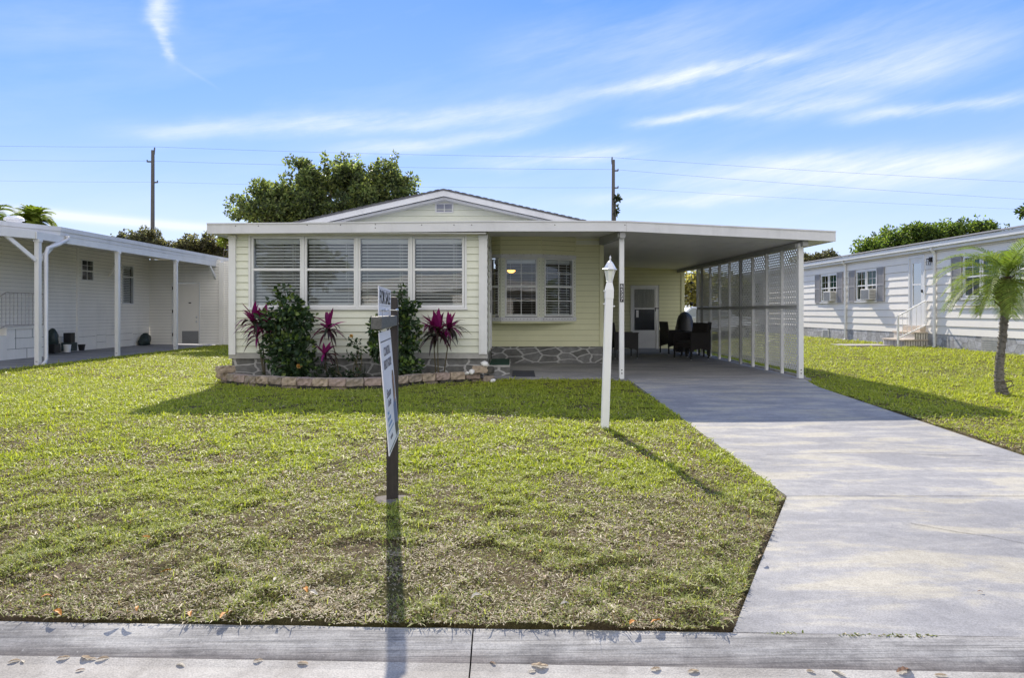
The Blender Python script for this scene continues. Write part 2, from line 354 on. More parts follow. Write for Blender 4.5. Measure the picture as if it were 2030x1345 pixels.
def hashn(x, y, s=1.0, seed=0):    # smooth value noise, vectorised
    x = np.asarray(x)*s; y = np.asarray(y)*s; xi = np.floor(x).astype(np.int64); yi = np.floor(y).astype(np.int64); fx = x-xi; fy = y-yi
    def h(a, b):
        n = (a*374761393+b*668265263+seed*1442695) & 0x7fffffff; n = ((n ^ (n >> 13))*1274126177) & 0x7fffffff; return ((n ^ (n >> 16)) & 0xffff)/65535.0
    u = fx*fx*(3-2*fx); v = fy*fy*(3-2*fy)
    return (h(xi, yi)*(1-u)+h(xi+1, yi)*u)*(1-v)+(h(xi, yi+1)*(1-u)+h(xi+1, yi+1)*u)*v
def fbm(x, y, s=1.0, seed=0, o=4):
    t = 0; a = .5
    for i in range(o): t = t+a*hashn(x, y, s*2**i, seed+i*7); a *= .5
    return t/(1-.5**o)
def sst(x): x = np.clip(x, 0, 1); return x*x*(3-2*x)
def kerbY(X): return 3.21-.0325*(np.asarray(X))       # the back edge of the kerb
def gz(X, Y):
    X = np.asarray(X, float); Y = np.asarray(Y, float)
    p = -.411+.0355*Y; k = .05; m = -.035
    z = -k*np.log(np.exp(-p/k)+np.exp(-m/k)) if True else 0
    z = z+.015+.05*np.exp(-((Y-8.4)/2.2)**2)*sst((1.2-X)/1.5)
    z = z+.17*sst((X-5.6)/6)*sst((Y-11.5)/6)
    return z
exec_parts = []
# ------------------------------------------------------------------ the setting
def pl(Y): return -.411+.0355*Y
DRIVE = [(1.02, 3.18), (2.12, 5.27), (2.04, 12.3), (2.0, 12.36), (2.0, 14.9), (2.0, 21.3), (5.22, 21.3), (5.16, 12.1), (4.96, 11.7), (4.90, 6.5), (4.95, 5.3), (6.1, 3.02)]
def inpoly(X, Y, P):
    X = np.asarray(X); Y = np.asarray(Y); c = np.zeros(X.shape, bool); n = len(P); j = n-1
    for i in range(n):
        xi, yi = P[i]; xj, yj = P[j]
        c ^= ((yi > Y) != (yj > Y)) & (X < (xj-xi)*(Y-yi)/((yj-yi) or 1e-9)+xi); j = i
    return c
# bed outline (front row of edging), from the photo
EDGE_PX = [(428, 757), (455, 763), (500, 767), (560, 770.5), (640, 773), (700, 773.5), (760, 771.5), (810, 766), (860, 761.5), (905, 759), (957, 757.5)]
EDGE = []
for x, y in EDGE_PX:
    D = 1.235*F/(y-HY); EDGE.append(((x-CX)/F*D, D))
BED = EDGE+[(-.46, 12.25), (-5.1, 12.25)]
xs = np.concatenate([-6*1.35**np.arange(14, 0, -1)-6, np.arange(-12, 16.01, .25)[1:], 16+6*(1.35**np.arange(1, 14)-1)])
xs = np.unique(np.concatenate([[-600], np.linspace(-200, -12, 30), np.arange(-11.75, 14, .25), np.linspace(14, 200, 30), [600]]))
ys = np.unique(np.concatenate([[-300, -60, -10, 0, 2], np.arange(2.5, 3.0, .1), np.arange(3.0, 3.6, .05), np.arange(3.75, 16, .25), np.arange(16, 36, 1), np.linspace(40, 200, 16), [400, 900]]))
GX, GY = np.meshgrid(xs, ys)
Z = gz(GX, GY)+.012*(fbm(GX, GY, 1.3, 3)-.5)
near = (GY > kerbY(GX)+.03)
Z = np.where(near, Z, -.75)
hard = inpoly(GX, GY, DRIVE) | ((GX > -.4) & (GX < 2.05) & (GY > 12.45) & (GY < 15)) | ((GX < -10.8) & (GY > 11) & (GY < 26)) | ((GX > -5) & (GX < 5.1) & (GY > 12.4))
Z = np.where(hard, Z-.06, Z)
nx_, ny_ = len(xs), len(ys)
V = np.stack([GX, GY, Z], -1).reshape(-1, 3)
i0 = (np.arange(ny_-1)[:, None]*nx_+np.arange(nx_-1)[None, :]).ravel()
m, nt, p = base_mat('soil_and_thatch')
n1 = noise(nt, 1.1, 6, rough=.65); n2 = noise(nt, 45, 5, rough=.7); n3 = noise(nt, .22, 4)
c = ramp(nt, n1, [(.35, (.14, .105, .078)), (.5, (.11, .09, .05)), (.7, (.09, .09, .03))])
c = mix(nt, .75, c, ramp(nt, n2, [(.3, (.45, .45, .4)), (.7, (1.5, 1.45, 1.4))]), 'MULTIPLY')
c = mix(nt, .4, c, ramp(nt, n3, [(.4, (.8, .85, .7)), (.6, (1.15, 1.15, 1))]), 'MULTIPLY')
nt.links.new(c, p.inputs['Base Color']); p.inputs['Roughness'].default_value = .95; p.inputs['Specular IOR Level'].default_value = .1; bump(nt, p, n2, .9, .03)
g = big_mesh('ground', V, 4, np.stack([i0, i0+1, i0+1+nx_, i0+nx_], 1), m); tag(g, kind='structure')
g.data.polygons.foreach_set('use_smooth', [True]*len(g.data.polygons))

def slab_poly(mb, P, zf, th=.12, mi=0):
    n = len(P); mb.add([(x, y, zf(x, y)) for x, y in P]+[(x, y, zf(x, y)-th) for x, y in P],
                       [tuple(range(n)), tuple(range(n, 2*n))[::-1]]+[(i, i+n, (i+1) % n+n, (i+1) % n) for i in range(n)][::1], mi)
def zdr(x, y): return min(pl(y)+.0, .013*0+.0) if y < 12.2 else .002*(y-12.2)*2.0
# driveway panels with open joints (.012 m), then carport slab
d = MB(); jn = .006
def XL(y): return 1.02+(y-3.18)*(2.12-1.02)/2.09 if y < 5.27 else 2.12-.08*(y-5.27)/7.0
def XR(y): return 6.1-(y-3.02)*1.15/2.28 if y < 5.3 else (4.95-.05*(y-5.3)/1.2 if y < 6.5 else (4.90+.06*(y-6.5)/5.2 if y < 11.7 else 4.96+.2*(y-11.7)/.4))
def panel(mb, ya, yb, zf):
    L = [(XL(t), t) for t in np.linspace(ya, yb, 4)]; Rr = [(XR(t), t) for t in np.linspace(yb, ya, 4)]
    if ya < 3.3: L[0] = (L[0][0], float(kerbY(L[0][0]))+.016); Rr[-1] = (Rr[-1][0], float(kerbY(Rr[-1][0]))+.016)
    slab_poly(mb, L+Rr, zf)
panel(d, 3.20, 5.27-jn, lambda x, y: pl(y)); panel(d, 5.27+jn, 8.9-jn*.5, lambda x, y: pl(y)); panel(d, 8.9+jn*.5, 12.1, lambda x, y: pl(y) if y < 12 else .008)
# crack lines
for pts in ([(2.45, 6.58), (2.9, 6.61), (3.3, 6.66), (3.6, 6.64), (4.1, 6.56), (4.88, 6.50)], [(2.72, 4.66), (2.95, 4.48), (3.08, 4.42), (3.3, 4.22), (3.5, 4.05), (3.7, 3.98), (4.6, 3.93)]):
    for (a, b), (c_, e) in zip(pts[:-1], pts[1:]):
        for k in range(4):
            t0, t1 = k/4, (k+1)/4; jx = [random.uniform(-.012, .012) for _ in range(2)]
            x0, y0, x1, y1 = a+(c_-a)*t0, b+(e-b)*t0, a+(c_-a)*t1, b+(e-b)*t1; w = random.uniform(.0012, .0032)
            d.add([(x0, y0-w, pl(y0)+.003), (x1, y1-w, pl(y1)+.003), (x1, y1+w, pl(y1)+.003), (x0, y0+w, pl(y0)+.003)], [(0, 1, 2, 3)], 1)
tag(d.build('driveway', [M['drive'], M['joint']]), kind='structure')
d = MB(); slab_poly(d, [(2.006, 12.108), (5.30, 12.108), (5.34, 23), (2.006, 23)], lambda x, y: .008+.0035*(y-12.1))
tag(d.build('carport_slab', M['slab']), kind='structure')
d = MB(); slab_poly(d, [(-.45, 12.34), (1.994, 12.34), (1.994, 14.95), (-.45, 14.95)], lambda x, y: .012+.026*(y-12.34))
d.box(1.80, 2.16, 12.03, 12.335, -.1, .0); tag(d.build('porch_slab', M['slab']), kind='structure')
# kerb, gutter, street: swept along X, slightly skewed
def sweep(name, prof, m_, cuts, jit=0):
    mb = MB()
    for a, b in zip(cuts[:-1], cuts[1:]):
        a += .0035; b -= .0035; n = len(prof); N = max(1, int((b-a)/.12)) if (b-a) < 20 and jit else 1
        st = []
        for i in range(N+1):
            x = a+(b-a)*i/N; j = (hashn(np.array(x), np.array(0.), 9, 5)-.5)*jit
            st.append([(x, float(kerbY(x))-dd+(j if k <= 2 else 0), z) for k, (dd, z) in enumerate(prof)])
        for s0, s1 in zip(st[:-1], st[1:]):
            mb.add(s0+s1, [(k, k+1, n+k+1, n+k) for k in range(n-1)])
        mb.add(st[0], [tuple(range(n))]); mb.add(st[-1], [tuple(range(n))[::-1]])
    return tag(mb.build(name, m_), kind='structure')
cuts = [-60, -20, -12.6, -9.5, -6.45, -3.4, -.185, 2.95, 6.1, 9.3, 60]
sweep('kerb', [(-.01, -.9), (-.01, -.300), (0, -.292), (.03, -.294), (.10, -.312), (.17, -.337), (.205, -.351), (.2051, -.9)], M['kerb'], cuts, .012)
sweep('gutter', [(.2052, -.9), (.2052, -.3505), (.26, -.359), (.62, -.366), (.63, -.9)], M['gutter'], cuts)
sweep('street', [(.632, -.9), (.632, -.363), (3.5, -.33), (7.0, -.36), (7.0, -.9)], M['asphalt'], [-200, 200])
# planting bed
bd = MB(); n = len(EDGE)
inner = [(x+(.12 if i == 0 else 0), min(y+.12, 12.24)) for i, (x, y) in enumerate(EDGE)]
top = [(max(x, -5.1), 12.24) for x, y in EDGE]
for i in range(n-1):
    a, b = inner[i], inner[i+1]; K = 5
    for k in range(K):
        q = lambda P, T, t: (P[0]+(T[0]-P[0])*t, P[1]+(T[1]-P[1])*t, .045+.025*math.sin(t*3.1)+.012*math.sin(P[0]*9+t*7))
        bd.add([q(a, top[i], k/K), q(b, top[i+1], k/K), q(b, top[i+1], (k+1)/K), q(a, top[i], (k+1)/K)], [(0, 1, 2, 3)])
tag(bd.build('soil', mat('dark_mulch_soil', (.028, .022, .018), .95, .5, 25, bmp=1, bscale=60)), kind='structure')
# neighbour's patio slab (left) and step pad (right)
d = MB(); P = [(-13.3, 8), (-12.3, 12.0), (-11.35, 14.5), (-10.72, 15.9), (-10.70, 25.6), (-13.35, 25.6)]
P = [(-14.2, 10), (-12.45, 12.0), (-11.08, 14.6), (-10.74, 15.6), (-10.70, 25.6), (-13.35, 25.6), (-14.2, 25.6)]
slab_poly(d, P, lambda x, y: -.03+.035*sst((-10.7-x)/2.6)); d.box(-10.69, -8.2, 24.6, 25.6, -.15, -.02)
tag(d.build('patio', M['slab']), kind='structure')
d = MB(); slab_poly(d, [(10.2, 20.9), (11.7, 20.9), (11.7, 21.9), (10.2, 21.9)], lambda x, y: .165, .1); tag(d.build('stepping_pad', M['gutter']), kind='structure')

# ------------------------------------------------------------------ lawn grass
def lawn_ok(X, Y):
    ej = .012+.03*hashn(X, Y, 6, 9)
    ok = (Y > kerbY(X)+.001+.014*hashn(X, Y, 5, 4)) & ~inpoly(X+ej, Y, DRIVE) & ~inpoly(X-ej, Y, DRIVE) & ~inpoly(X, Y, DRIVE) & ~inpoly(X, Y, [(q[0], q[1]-.04) for q in BED[:n]]+[(-.3, 12.3), (-5.2, 12.3)])
    ok &= ~((X > -5.05) & (X < 5.3) & (Y > 12.3)) & ~inpoly(X, Y, P) & ~((X < -10.6) & (Y > 12) & (Y < 26)) & ~((X < -8.2) & (Y > 24.6) & (Y < 26))
    ok &= ~((X > 12.3) & (Y > 9)) & ~((X > 10.2) & (X < 12.3) & (Y > 20.2) & (Y < 21.9))
    ok &= ~((X > 5.0) & (X < 5.3) & (Y > 12) & (Y < 21.5)) & ~((X > 1.78) & (X < 2.2) & (Y > 12) & (Y < 12.36)) & ((X+.91)**2+(Y-5.16)**2 > .12**2*(1+1.2*hashn(X, Y, 14, 2)))
    return ok
def grass(name, bands, label):
    Vs, Cs, Fs, o = [], [], [], 0
    for (ya, yb, dens, Lm, Wm, xlo, xhi) in bands:
        wa = (xhi-xlo) if xlo is not None else 1.62*(ya+yb)/2; N = int((yb-ya)*wa*dens)
        Y = rng.uniform(ya, yb, N); X = rng.uniform(-.5, .5, N)*1.62*Y if xlo is None else rng.uniform(xlo, xhi, N)
        clump = fbm(X, Y, 3.2, 11); bare = .55*fbm(X, Y, .85, 21, 5)+.45*fbm(X, Y, 2.3, 27, 4)
        # bare, dry areas mostly towards the street
        dry = sst((bare-.45-.06*np.clip((Y-4.6)/3.0, -.6, 1.6))*8.5)*sst((10.5-Y)/5)
        spots = sst((fbm(X, Y, 1.9, 91)-.60)*16)*sst((9.5-Y)/3.5)
        keep = lawn_ok(X, Y) & (rng.random(N) < (.35+.65*sst((clump-.28)*4))*(1-.62*np.clip(dry*.55+spots, 0, 1)))
        X, Y, clump, dry = X[keep], Y[keep], clump[keep], np.clip(dry+.6*spots, 0, 1)[keep]; N = len(X)
        Zg = gz(X, Y)+.012*(fbm(X, Y, 1.3, 3)-.5)
        az = rng.uniform(0, 2*np.pi, N); tilt = .30+rng.beta(1.8, 1.2, N)*1.2
        nearf = sst((6.1-Y)/2.6); r = rng.random(N); r2 = rng.random(N); g2 = fbm(X, Y, .45, 33); g3 = fbm(X, Y, 1.1, 57)
        dead = r2 < (.045+.34*dry+.19*nearf*(.4+1.2*sst((g3-.35)*3))); brown = (rng.random(N) < (.03+.14*dry+.07*nearf)) & ~dead
        tilt = np.where(dead, 1.15+.35*r, tilt)
        L = Lm*rng.uniform(.35, 1.0, N)*(.75+.5*clump)*(1+1.2*(rng.random(N) < .15)); W = Wm*rng.uniform(.55, 1.5, N)
        dirv = np.stack([np.cos(az)*np.sin(tilt), np.sin(az)*np.sin(tilt), np.cos(tilt)], 1)
        side = np.stack([-np.sin(az), np.cos(az), rng.uniform(-.5, .5, N)], 1)
        Zg = Zg+(.030*nearf+.018)*sst((fbm(X, Y, 7.5, 71, 2)-.35)*2.2)*(1-.6*dry)
        base = np.stack([X, Y, Zg-.002+np.where(dead, .30*Lm*r*r, 0)], 1)
        mid = base+dirv*(L*.55)[:, None]; tip = base+dirv*L[:, None]*.95; tip[:, 2] -= L*.25*np.sin(tilt); tip[:, 2] = np.maximum(tip[:, 2], Zg+.002)
        w = (side*(W/2)[:, None])
        Vv = np.stack([base-w*.8, base+w*.8, mid+w, tip, mid-w], 1).reshape(-1, 3)
        c = np.stack([.265+.19*r, .315+.17*r, .025+.045*r], 1)                                           # yellow green
        c2 = np.stack([.17+.25*r, .205+.225*r, .06+.11*r], 1)                                         # duller green
        t = np.clip(nearf*.75+sst((g2-.5)*5)*.30+sst((clump-.55)*6)*.15, 0, 1)[:, None]; c = c*(1-t)+c2*t
        rt = r2/np.maximum(r2.max()*.4, .1); rt = rng.random(N)**1.7; tan = np.stack([.22+.44*rt, .175+.39*rt, .11+.31*rt], 1); c[dead] = tan[dead]
        bc = np.stack([.17+.10*r, .12+.07*r, .075+.05*r], 1); c[brown] = bc[brown]
        Vs.append(Vv); Cs.append(np.repeat(c, 5, 0)); b = np.arange(N)[:, None]*5+o
        Fs.append(np.concatenate([b+np.array([[0, 1, 2, 4]]), b+np.array([[4, 2, 3, 3]])[:, [0, 1, 2, 2]]], 0)); o += N*5
    V = np.concatenate(Vs); C = np.concatenate(Cs); Fi = np.concatenate(Fs)
    q = Fi[Fi[:, 2] != Fi[:, 3]]; t3 = Fi[Fi[:, 2] == Fi[:, 3]][:, :3]
    T = np.concatenate([q[:, [0, 1, 2]], q[:, [0, 2, 3]], t3])
    ob = big_mesh(name, V, 3, T, M['grass'], C); return tag(ob, label, 'grass', kind='stuff')
grass('lawn_grass', [(3.05, 4.2, 26000, .032, .0046, None, None), (4.2, 5.8, 17500, .036, .0056, None, None), (5.8, 8.2, 8200, .046, .0080, None, None), (8.2, 12.4, 4600, .052, .0095, None, None),
                     (12.0, 25, 1500, .060, .012, -13, -5.0), (12.0, 22, 1700, .060, .012, 5.2, 12.4), (22, 36, 420, .07, .022, 4.5, 14), (24.5, 40, 160, .08, .03, -14, -4)],
      'patchy mown lawn, yellow green by the house and dry brown by the kerb')
# ------------------------------------------------------------------ main house
H = thing('manufactured_home', (-1.5, 12.3, 0), 'pale yellow single storey home with a flat white carport roof and low gable', 'house')
H['label'] = 'pale yellow single storey home in the middle with attached white carport and flagstone skirt'
FS = Fr((-5.05, 12.25), (1, 0), (0, -1))        # sunroom front, u from its left corner
W = lambda X: X+5.05
wins = [(-4.645, -3.81), (-3.69, -2.846), (-2.728, -1.874), (-1.751, -.904)]
mb = MB(); siding(mb, FS, 0, 4.59, .46, 2.64, holes=[(W(-4.70), W(-.85), 1.275, 2.56)])
FL = Fr((-5.05, 14.9), (0, -1), (-1, 0)); siding(mb, FL, 0, 2.65, .46, 2.75)
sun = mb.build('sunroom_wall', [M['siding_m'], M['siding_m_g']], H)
FR = Fr((-.46, 12.25), (0, 1), (1, 0))          # sunroom right side wall (with its door)
mb = MB(); siding(mb, FR, 0, 2.65, .46, 2.80, holes=[(1.05, 2.02, .46, 2.42)]); mb.build('sunroom_side_wall', [M['siding_m'], M['siding_m_g']], H)
# outer window frame of the row, with wide mullions and sill
mb = MB()
FS.box(mb, W(-4.70)-.03, W(-.85)+.03, -.05, .030, 2.555, 2.60); FS.box(mb, W(-4.70)-.045, W(-.85)+.045, -.05, .045, 1.235, 1.272)
for a, b in ((-4.73, -4.692), (-.858, -.82)): FS.box(mb, W(a), W(b), -.05, .028, 1.273, 2.554)
for a, b in ((-3.768, -3.732), (-2.805, -2.769), (-1.832, -1.795)): FS.box(mb, W(a), W(b), -.06, .034, 1.273, 2.554)
mb.build('window_surround', M['white'], H)
for i, (a, b) in enumerate(wins):
    window(H, FS, W(a), W(b), 1.319, 2.512, 1.958, fw=.040, blinds=(.057, [.80, .74, .72, .66][i], .82), d=.015)
# interior of the sunroom
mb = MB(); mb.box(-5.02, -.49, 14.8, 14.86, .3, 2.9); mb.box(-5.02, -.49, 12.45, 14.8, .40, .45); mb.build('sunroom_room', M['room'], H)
# corner posts and trim
mb = MB(); mb.box(-5.075, -4.955, 12.195, 12.30, .43, 2.56); mb.box(-5.085, -4.945, 12.185, 12.31, 2.50, 2.57); mb.build('corner_post', M['white'], H)
mb = MB(); mb.box(-.60, -.455, 12.19, 12.31, .44, 2.56); mb.box(-.565, -.50, 12.182, 12.19, .46, 2.5); mb.box(-.61, -.445, 12.18, 12.31, 2.50, 2.57); mb.box(-.458, -.444, 12.31, 12.42, .45, 2.6); mb.build('corner_post', M['white'], H)
mb = MB(); mb.box(-5.08, -.445, 12.215, 12.30, .36, .452); mb.build('base_trim', M['trimgrey'], H)
mb = MB(); mb.box(-5.04, -.47, 12.262, 12.36, -.15, .372); mb.box(-5.04, -4.97, 12.36, 14.9, -.15, .45); mb.box(-.54, -.47, 12.36, 14.85, -.15, .47); mb.build('stone_skirt', M['stone'], H)
# side door of the sunroom
mb = MB(); FR.box(mb, 1.0, 1.05, -.08, .03, .44, 2.46); FR.box(mb, 2.02, 2.07, -.08, .03, .44, 2.46); FR.box(mb, 1.0, 2.07, -.08, .031, 2.42, 2.47)
dr = mb.build('side_door', M['white'], H)
mb = MB(); FR.box(mb, 1.06, 1.16, -.02, .01, .47, 2.41); FR.box(mb, 1.91, 2.01, -.02, .01, .47, 2.41); FR.box(mb, 1.16, 1.91, -.02, .01, 2.3, 2.41); FR.box(mb, 1.16, 1.91, -.02, .01, .47, .8)
mb.build('door_leaf', M['white'], dr)
mb = MB(); FR.box(mb, 1.16, 1.91, -.012, -.006, .8, 2.3); mb.build('pane', M['glassd'], dr)
mb = MB(); FR.box(mb, 1.085, 1.125, .01, .045, 1.18, 1.62); mb.build('door_handle', M['black'], dr)
# front wall of the main body behind the porch
FM = Fr((-.46, 14.9), (1, 0), (0, -1)); U = lambda X: X+.46
mb = MB(); siding(mb, FM, 0, 2.42, .44, 2.95, ex=.122, holes=[(0, U(1.375), .99, 2.95)]); mb.box(1.90, 1.985, 14.86, 14.98, .44, 2.84)
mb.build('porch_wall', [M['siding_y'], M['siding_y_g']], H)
mb = MB(); mb.box(-.46, 1.97, 14.915, 15.0, -.1, .445); mb.build('stone_skirt', M['stone'], H)
# bay window box
A, B, C2, D2 = (-.46, 14.66), (-.245, 14.5), (.62, 14.5), (1.375, 14.885)
def wallseg(mb, p, q, z0, z1, t=.05):
    p = Vector((*p, 0)); q = Vector((*q, 0)); dd = (q-p).normalized(); nn_ = Vector((-dd.y, dd.x, 0))
    mb.hexa([p+Vector((0, 0, z0)), q+Vector((0, 0, z0)), q+nn_*t+Vector((0, 0, z0)), p+nn_*t+Vector((0, 0, z0)), p+Vector((0, 0, z1)), q+Vector((0, 0, z1)), q+nn_*t+Vector((0, 0, z1)), p+nn_*t+Vector((0, 0, z1))])
mb = MB()
for p, q in ((A, B), (B, C2), (C2, D2)):
    fr = Fr(p, (q[0]-p[0], q[1]-p[1]), (q[1]-p[1], -(q[0]-p[0]))); L = math.dist(p, q)
    siding(mb, fr, 0, L, 2.425, 2.95, ex=.10, dp=.006); fr.box(mb, L-.012, L+.004, -.01, .014, 2.43, 2.86)
mb.build('bay_head_panel', [M['siding_y'], M['siding_y_g']], H)
mb = MB(); mb.prism([A, B, C2, D2, (1.375, 14.93), (-.46, 14.93)], lambda a, b: (a, b, .955), lambda a, b: (a, b, .995)); mb.build('bay_floor', M['siding_y'], H)
mb = MB()
for p, q in ((A, B), (B, C2), (C2, D2)):
    fr = Fr(p, (q[0]-p[0], q[1]-p[1]), (q[1]-p[1], -(q[0]-p[0]))); L = math.dist(p, q)
    mb = MB(); fr.box(mb, -.004, L+.004, -.04, .022, 2.345, 2.425)
    for k in range(int(L/.15)): fr.box(mb, .03+k*.15, .042+k*.15, .022, .0235, 2.413, 2.423, 1)
    mb.build('bay_track', [M['whiteb'], M['joint']], H); mb = MB(); fr.box(mb, -.004, L+.004, -.04, .024, .997, 1.085)
    for k in range(int(L/.075)):        # row of punched holes along the tracks
        fr.box(mb, .03+k*.075, .042+k*.075, .024, .0255, 1.035, 1.047, 1)
    mb.build('bay_track', [M['whiteb'], M['joint']], H)
frB = Fr(B, (1, 0), (0, -1)); LB = .865
frC = Fr(C2, (D2[0]-C2[0], D2[1]-C2[1]), (D2[1]-C2[1], -(D2[0]-C2[0]))); LC = math.dist(C2, D2)
frA = Fr(A, (B[0]-A[0], B[1]-A[1]), (B[1]-A[1], -(B[0]-A[0]))); LA = math.dist(A, B)
for fr, a, b in ((frB, 0, .085), (frB, LB-.09, LB), (frC, 0, .06), (frC, LC-.065, LC), (frA, LA-.05, LA)):
    mb = MB(); fr.box(mb, a, b, -.04, .012, 1.086, 2.344)
    for k in range(16): fr.box(mb, (a+b)/2-.006, (a+b)/2+.006, .012, .0135, 1.13+k*.076, 1.142+k*.076, 1)
    mb.build('bay_mullion', [M['siding_m'], M['joint']], H)
window(H, frB, .12, LB-.125, 1.13, 2.31, 1.735, fw=.032, munt=(2, (1.43, 2.02)), glass='glassb', blinds=(.056, .02, None))
window(H, frC, .09, LC-.095, 1.13, 2.31, 1.735, fw=.028, munt=(2, (1.43, 2.02)), glass='glassb', blinds=(.056, .35, .85))
window(H, frA, .02, LA-.07, 1.13, 2.31, 1.735, fw=.018, munt=(1, (1.43, 2.02)), glass='glassb', blinds=(.056, .5, None))
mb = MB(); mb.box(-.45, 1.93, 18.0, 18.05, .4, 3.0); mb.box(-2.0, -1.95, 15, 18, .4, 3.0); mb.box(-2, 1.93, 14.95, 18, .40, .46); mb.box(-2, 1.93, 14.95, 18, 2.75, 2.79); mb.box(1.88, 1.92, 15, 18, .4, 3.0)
mb.build('front_room', M['room'], H)
# side and rear walls
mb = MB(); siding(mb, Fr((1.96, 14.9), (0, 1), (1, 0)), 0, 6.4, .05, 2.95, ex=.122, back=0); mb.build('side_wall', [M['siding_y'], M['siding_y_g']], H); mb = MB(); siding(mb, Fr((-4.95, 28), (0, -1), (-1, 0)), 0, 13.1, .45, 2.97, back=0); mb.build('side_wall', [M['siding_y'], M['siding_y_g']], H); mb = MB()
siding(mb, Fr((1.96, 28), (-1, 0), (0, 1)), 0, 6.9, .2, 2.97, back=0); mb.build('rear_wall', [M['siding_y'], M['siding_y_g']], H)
FB = Fr((1.96, 21.3), (1, 0), (0, -1))
mb = MB(); siding(mb, FB, 0, 3.30, .05, 2.75, ex=.117, dp=.012, holes=[(1.72, 2.59, .03, 2.02)]); mb.box(5.26, 5.36, 21.26, 21.38, .03, 2.62); siding(mb, Fr((5.36, 21.3), (0, 1), (1, 0)), 0, 3.0, .05, 2.6, ex=.117, back=0)
mb.build('carport_rear_wall', [M['siding_y'], M['siding_y_g']], H)
mb = MB(); mb.box(1.97, 5.35, 23.5, 23.6, 0, 2.6); mb.build('rear_room_wall', M['room'], H)
# storm door
mb = MB(); fb = lambda *a: FB.box(mb, *a)
fb(1.72, 1.785, -.08, .03, .04, 2.02); fb(2.525, 2.59, -.08, .03, .04, 2.02); fb(1.785, 2.525, -.08, .03, 1.965, 2.02)
sd = mb.build('storm_door', M['white'], H)
mb = MB(); fb(1.79, 1.84, -.01, .015, .06, 1.96); fb(2.47, 2.52, -.01, .015, .06, 1.96); fb(1.84, 2.47, -.01, .015, 1.90, 1.96); fb(1.84, 2.47, -.01, .018, 1.27, 1.32); fb(1.84, 2.47, -.01, .014, .06, .62)
mb.build('door_leaf', M['whiteb'], sd)
mb = MB(); fb(1.84, 2.47, -.006, 0, 1.32, 1.90); mb.build('curtained_pane', glass_mat('curtain_pane_glass', (.85, .85, .83), .5), sd)
mb = MB(); fb(1.80, 2.5, -.05, -.035, 1.28, 1.94)
mb.build('curtain', mat('lace_curtain', (.66, .66, .62), .8, .25, 14, (8, 1, .3)), sd)
mb = MB(); fb(1.84, 2.47, -.006, 0, .62, 1.27); mb.build('screen', M['screen'], sd)
mb = MB(); fb(1.80, 2.5, -.06, -.05, .1, 1.27); mb.build('inner_door', mat('inner_door_paint', (.42, .43, .46), .6), sd)
mb = MB(); fb(1.90, 1.975, .002, .008, 1.02, 1.245); mb.build('note', M['signw'], sd)
mb = MB(); fb(2.475, 2.60, .015, .05, 1.29, 1.315); fb(2.49, 2.51, .015, .03, 1.21, 1.33); mb.build('door_handle', M['black'], sd)
mb = MB(); fb(2.592, 2.612, -.02, .035, .03, 2.03); mb.build('door_edge_trim', M['trimgrey'], sd)  # grey strip along the right side of the door frame
# gable
mb = MB(); rz = lambda X: 3.80-.2235*abs(X+1.47)
FG = Fr((-1.47, 14.9), (1, 0), (0, -1))
siding(mb, FG, -3.4, 3.4, 2.66, 3.68, gable=lambda z: (-(3.70-z)/.2235, (3.70-z)/.2235)); gw = mb.build('gable_wall', [M['siding_m'], M['siding_m_g']], H)
mb = MB()      # rake boards: outer and inner step
for s in (-1, 1):
    q = lambda u, dz: (-1.47+s*u, rz(-1.47+s*u)+dz)
    a = [q(0, -.015), q(3.95, -.015), q(3.95, -.135), q(0, -.135)]; mb.prism(a, lambda x, z: (x, 14.52, z), lambda x, z: (x, 14.56, z))
    a = [q(0, -.137), q(3.95, -.137), q(3.95, -.19), q(0, -.19)]; mb.prism(a, lambda x, z: (x, 14.62, z), lambda x, z: (x, 14.90, z))
mb.build('rake_board', M['whiteb'], H)
mb = MB()
for s in (-1, 1):
    q = lambda u, dz: (-1.47+s*u, rz(-1.47+s*u)+dz)
    a = [q(0, .022), q(3.98, .022), q(3.98, -.013), q(0, -.013)]; mb.prism(a, lambda x, z: (x, 14.50, z), lambda x, z: (x, 28.3, z))
    for k in range(26):
        u = .1+k*.15; a = [q(u, .023), q(u+.09, .023), q(u+.09, .030), q(u, .030)]; mb.prism(a, lambda x, z: (x, 14.495, z), lambda x, z: (x, 14.7, z))
mb.build('roof', M['shingle'], H)
mb = MB(); fg = lambda *a: FG.box(mb, *a); u0 = (863-CX)/F*14.9+1.47; u1 = (899-CX)/F*14.9+1.47; z1 = CH+(HY-403)/F*14.9; z0 = CH+(HY-422.5)/F*14.9
fg(u0, u0+.03, -.03, .03, z0, z1); fg(u1-.03, u1, -.03, .03, z0, z1); fg(u0+.03, u1-.03, -.03, .03, z0, z0+.025); fg(u0+.03, u1-.03, -.03, .03, z1-.025, z1); fg((u0+u1)/2-.01, (u0+u1)/2+.01, -.02, .025, z0+.02, z1-.02)
gv = mb.build('gable_vent', M['white'], H)
mb = MB()
for k in range(7):
    z = z0+.03+k*.024; mb.hexa([FG(u0+.03, .018, z), FG(u1-.03, .018, z), FG(u1-.03, .0, z+.018), FG(u0+.03, .0, z+.018), FG(u0+.03, .018, z+.004), FG(u1-.03, .018, z+.004), FG(u1-.03, .0, z+.022), FG(u0+.03, .0, z+.022)])
fg(u0+.03, u1-.03, -.002, .015, z0+.02, z1-.02); mb.build('louvre', mat('vent_grey', (.33, .34, .40), .6), gv)
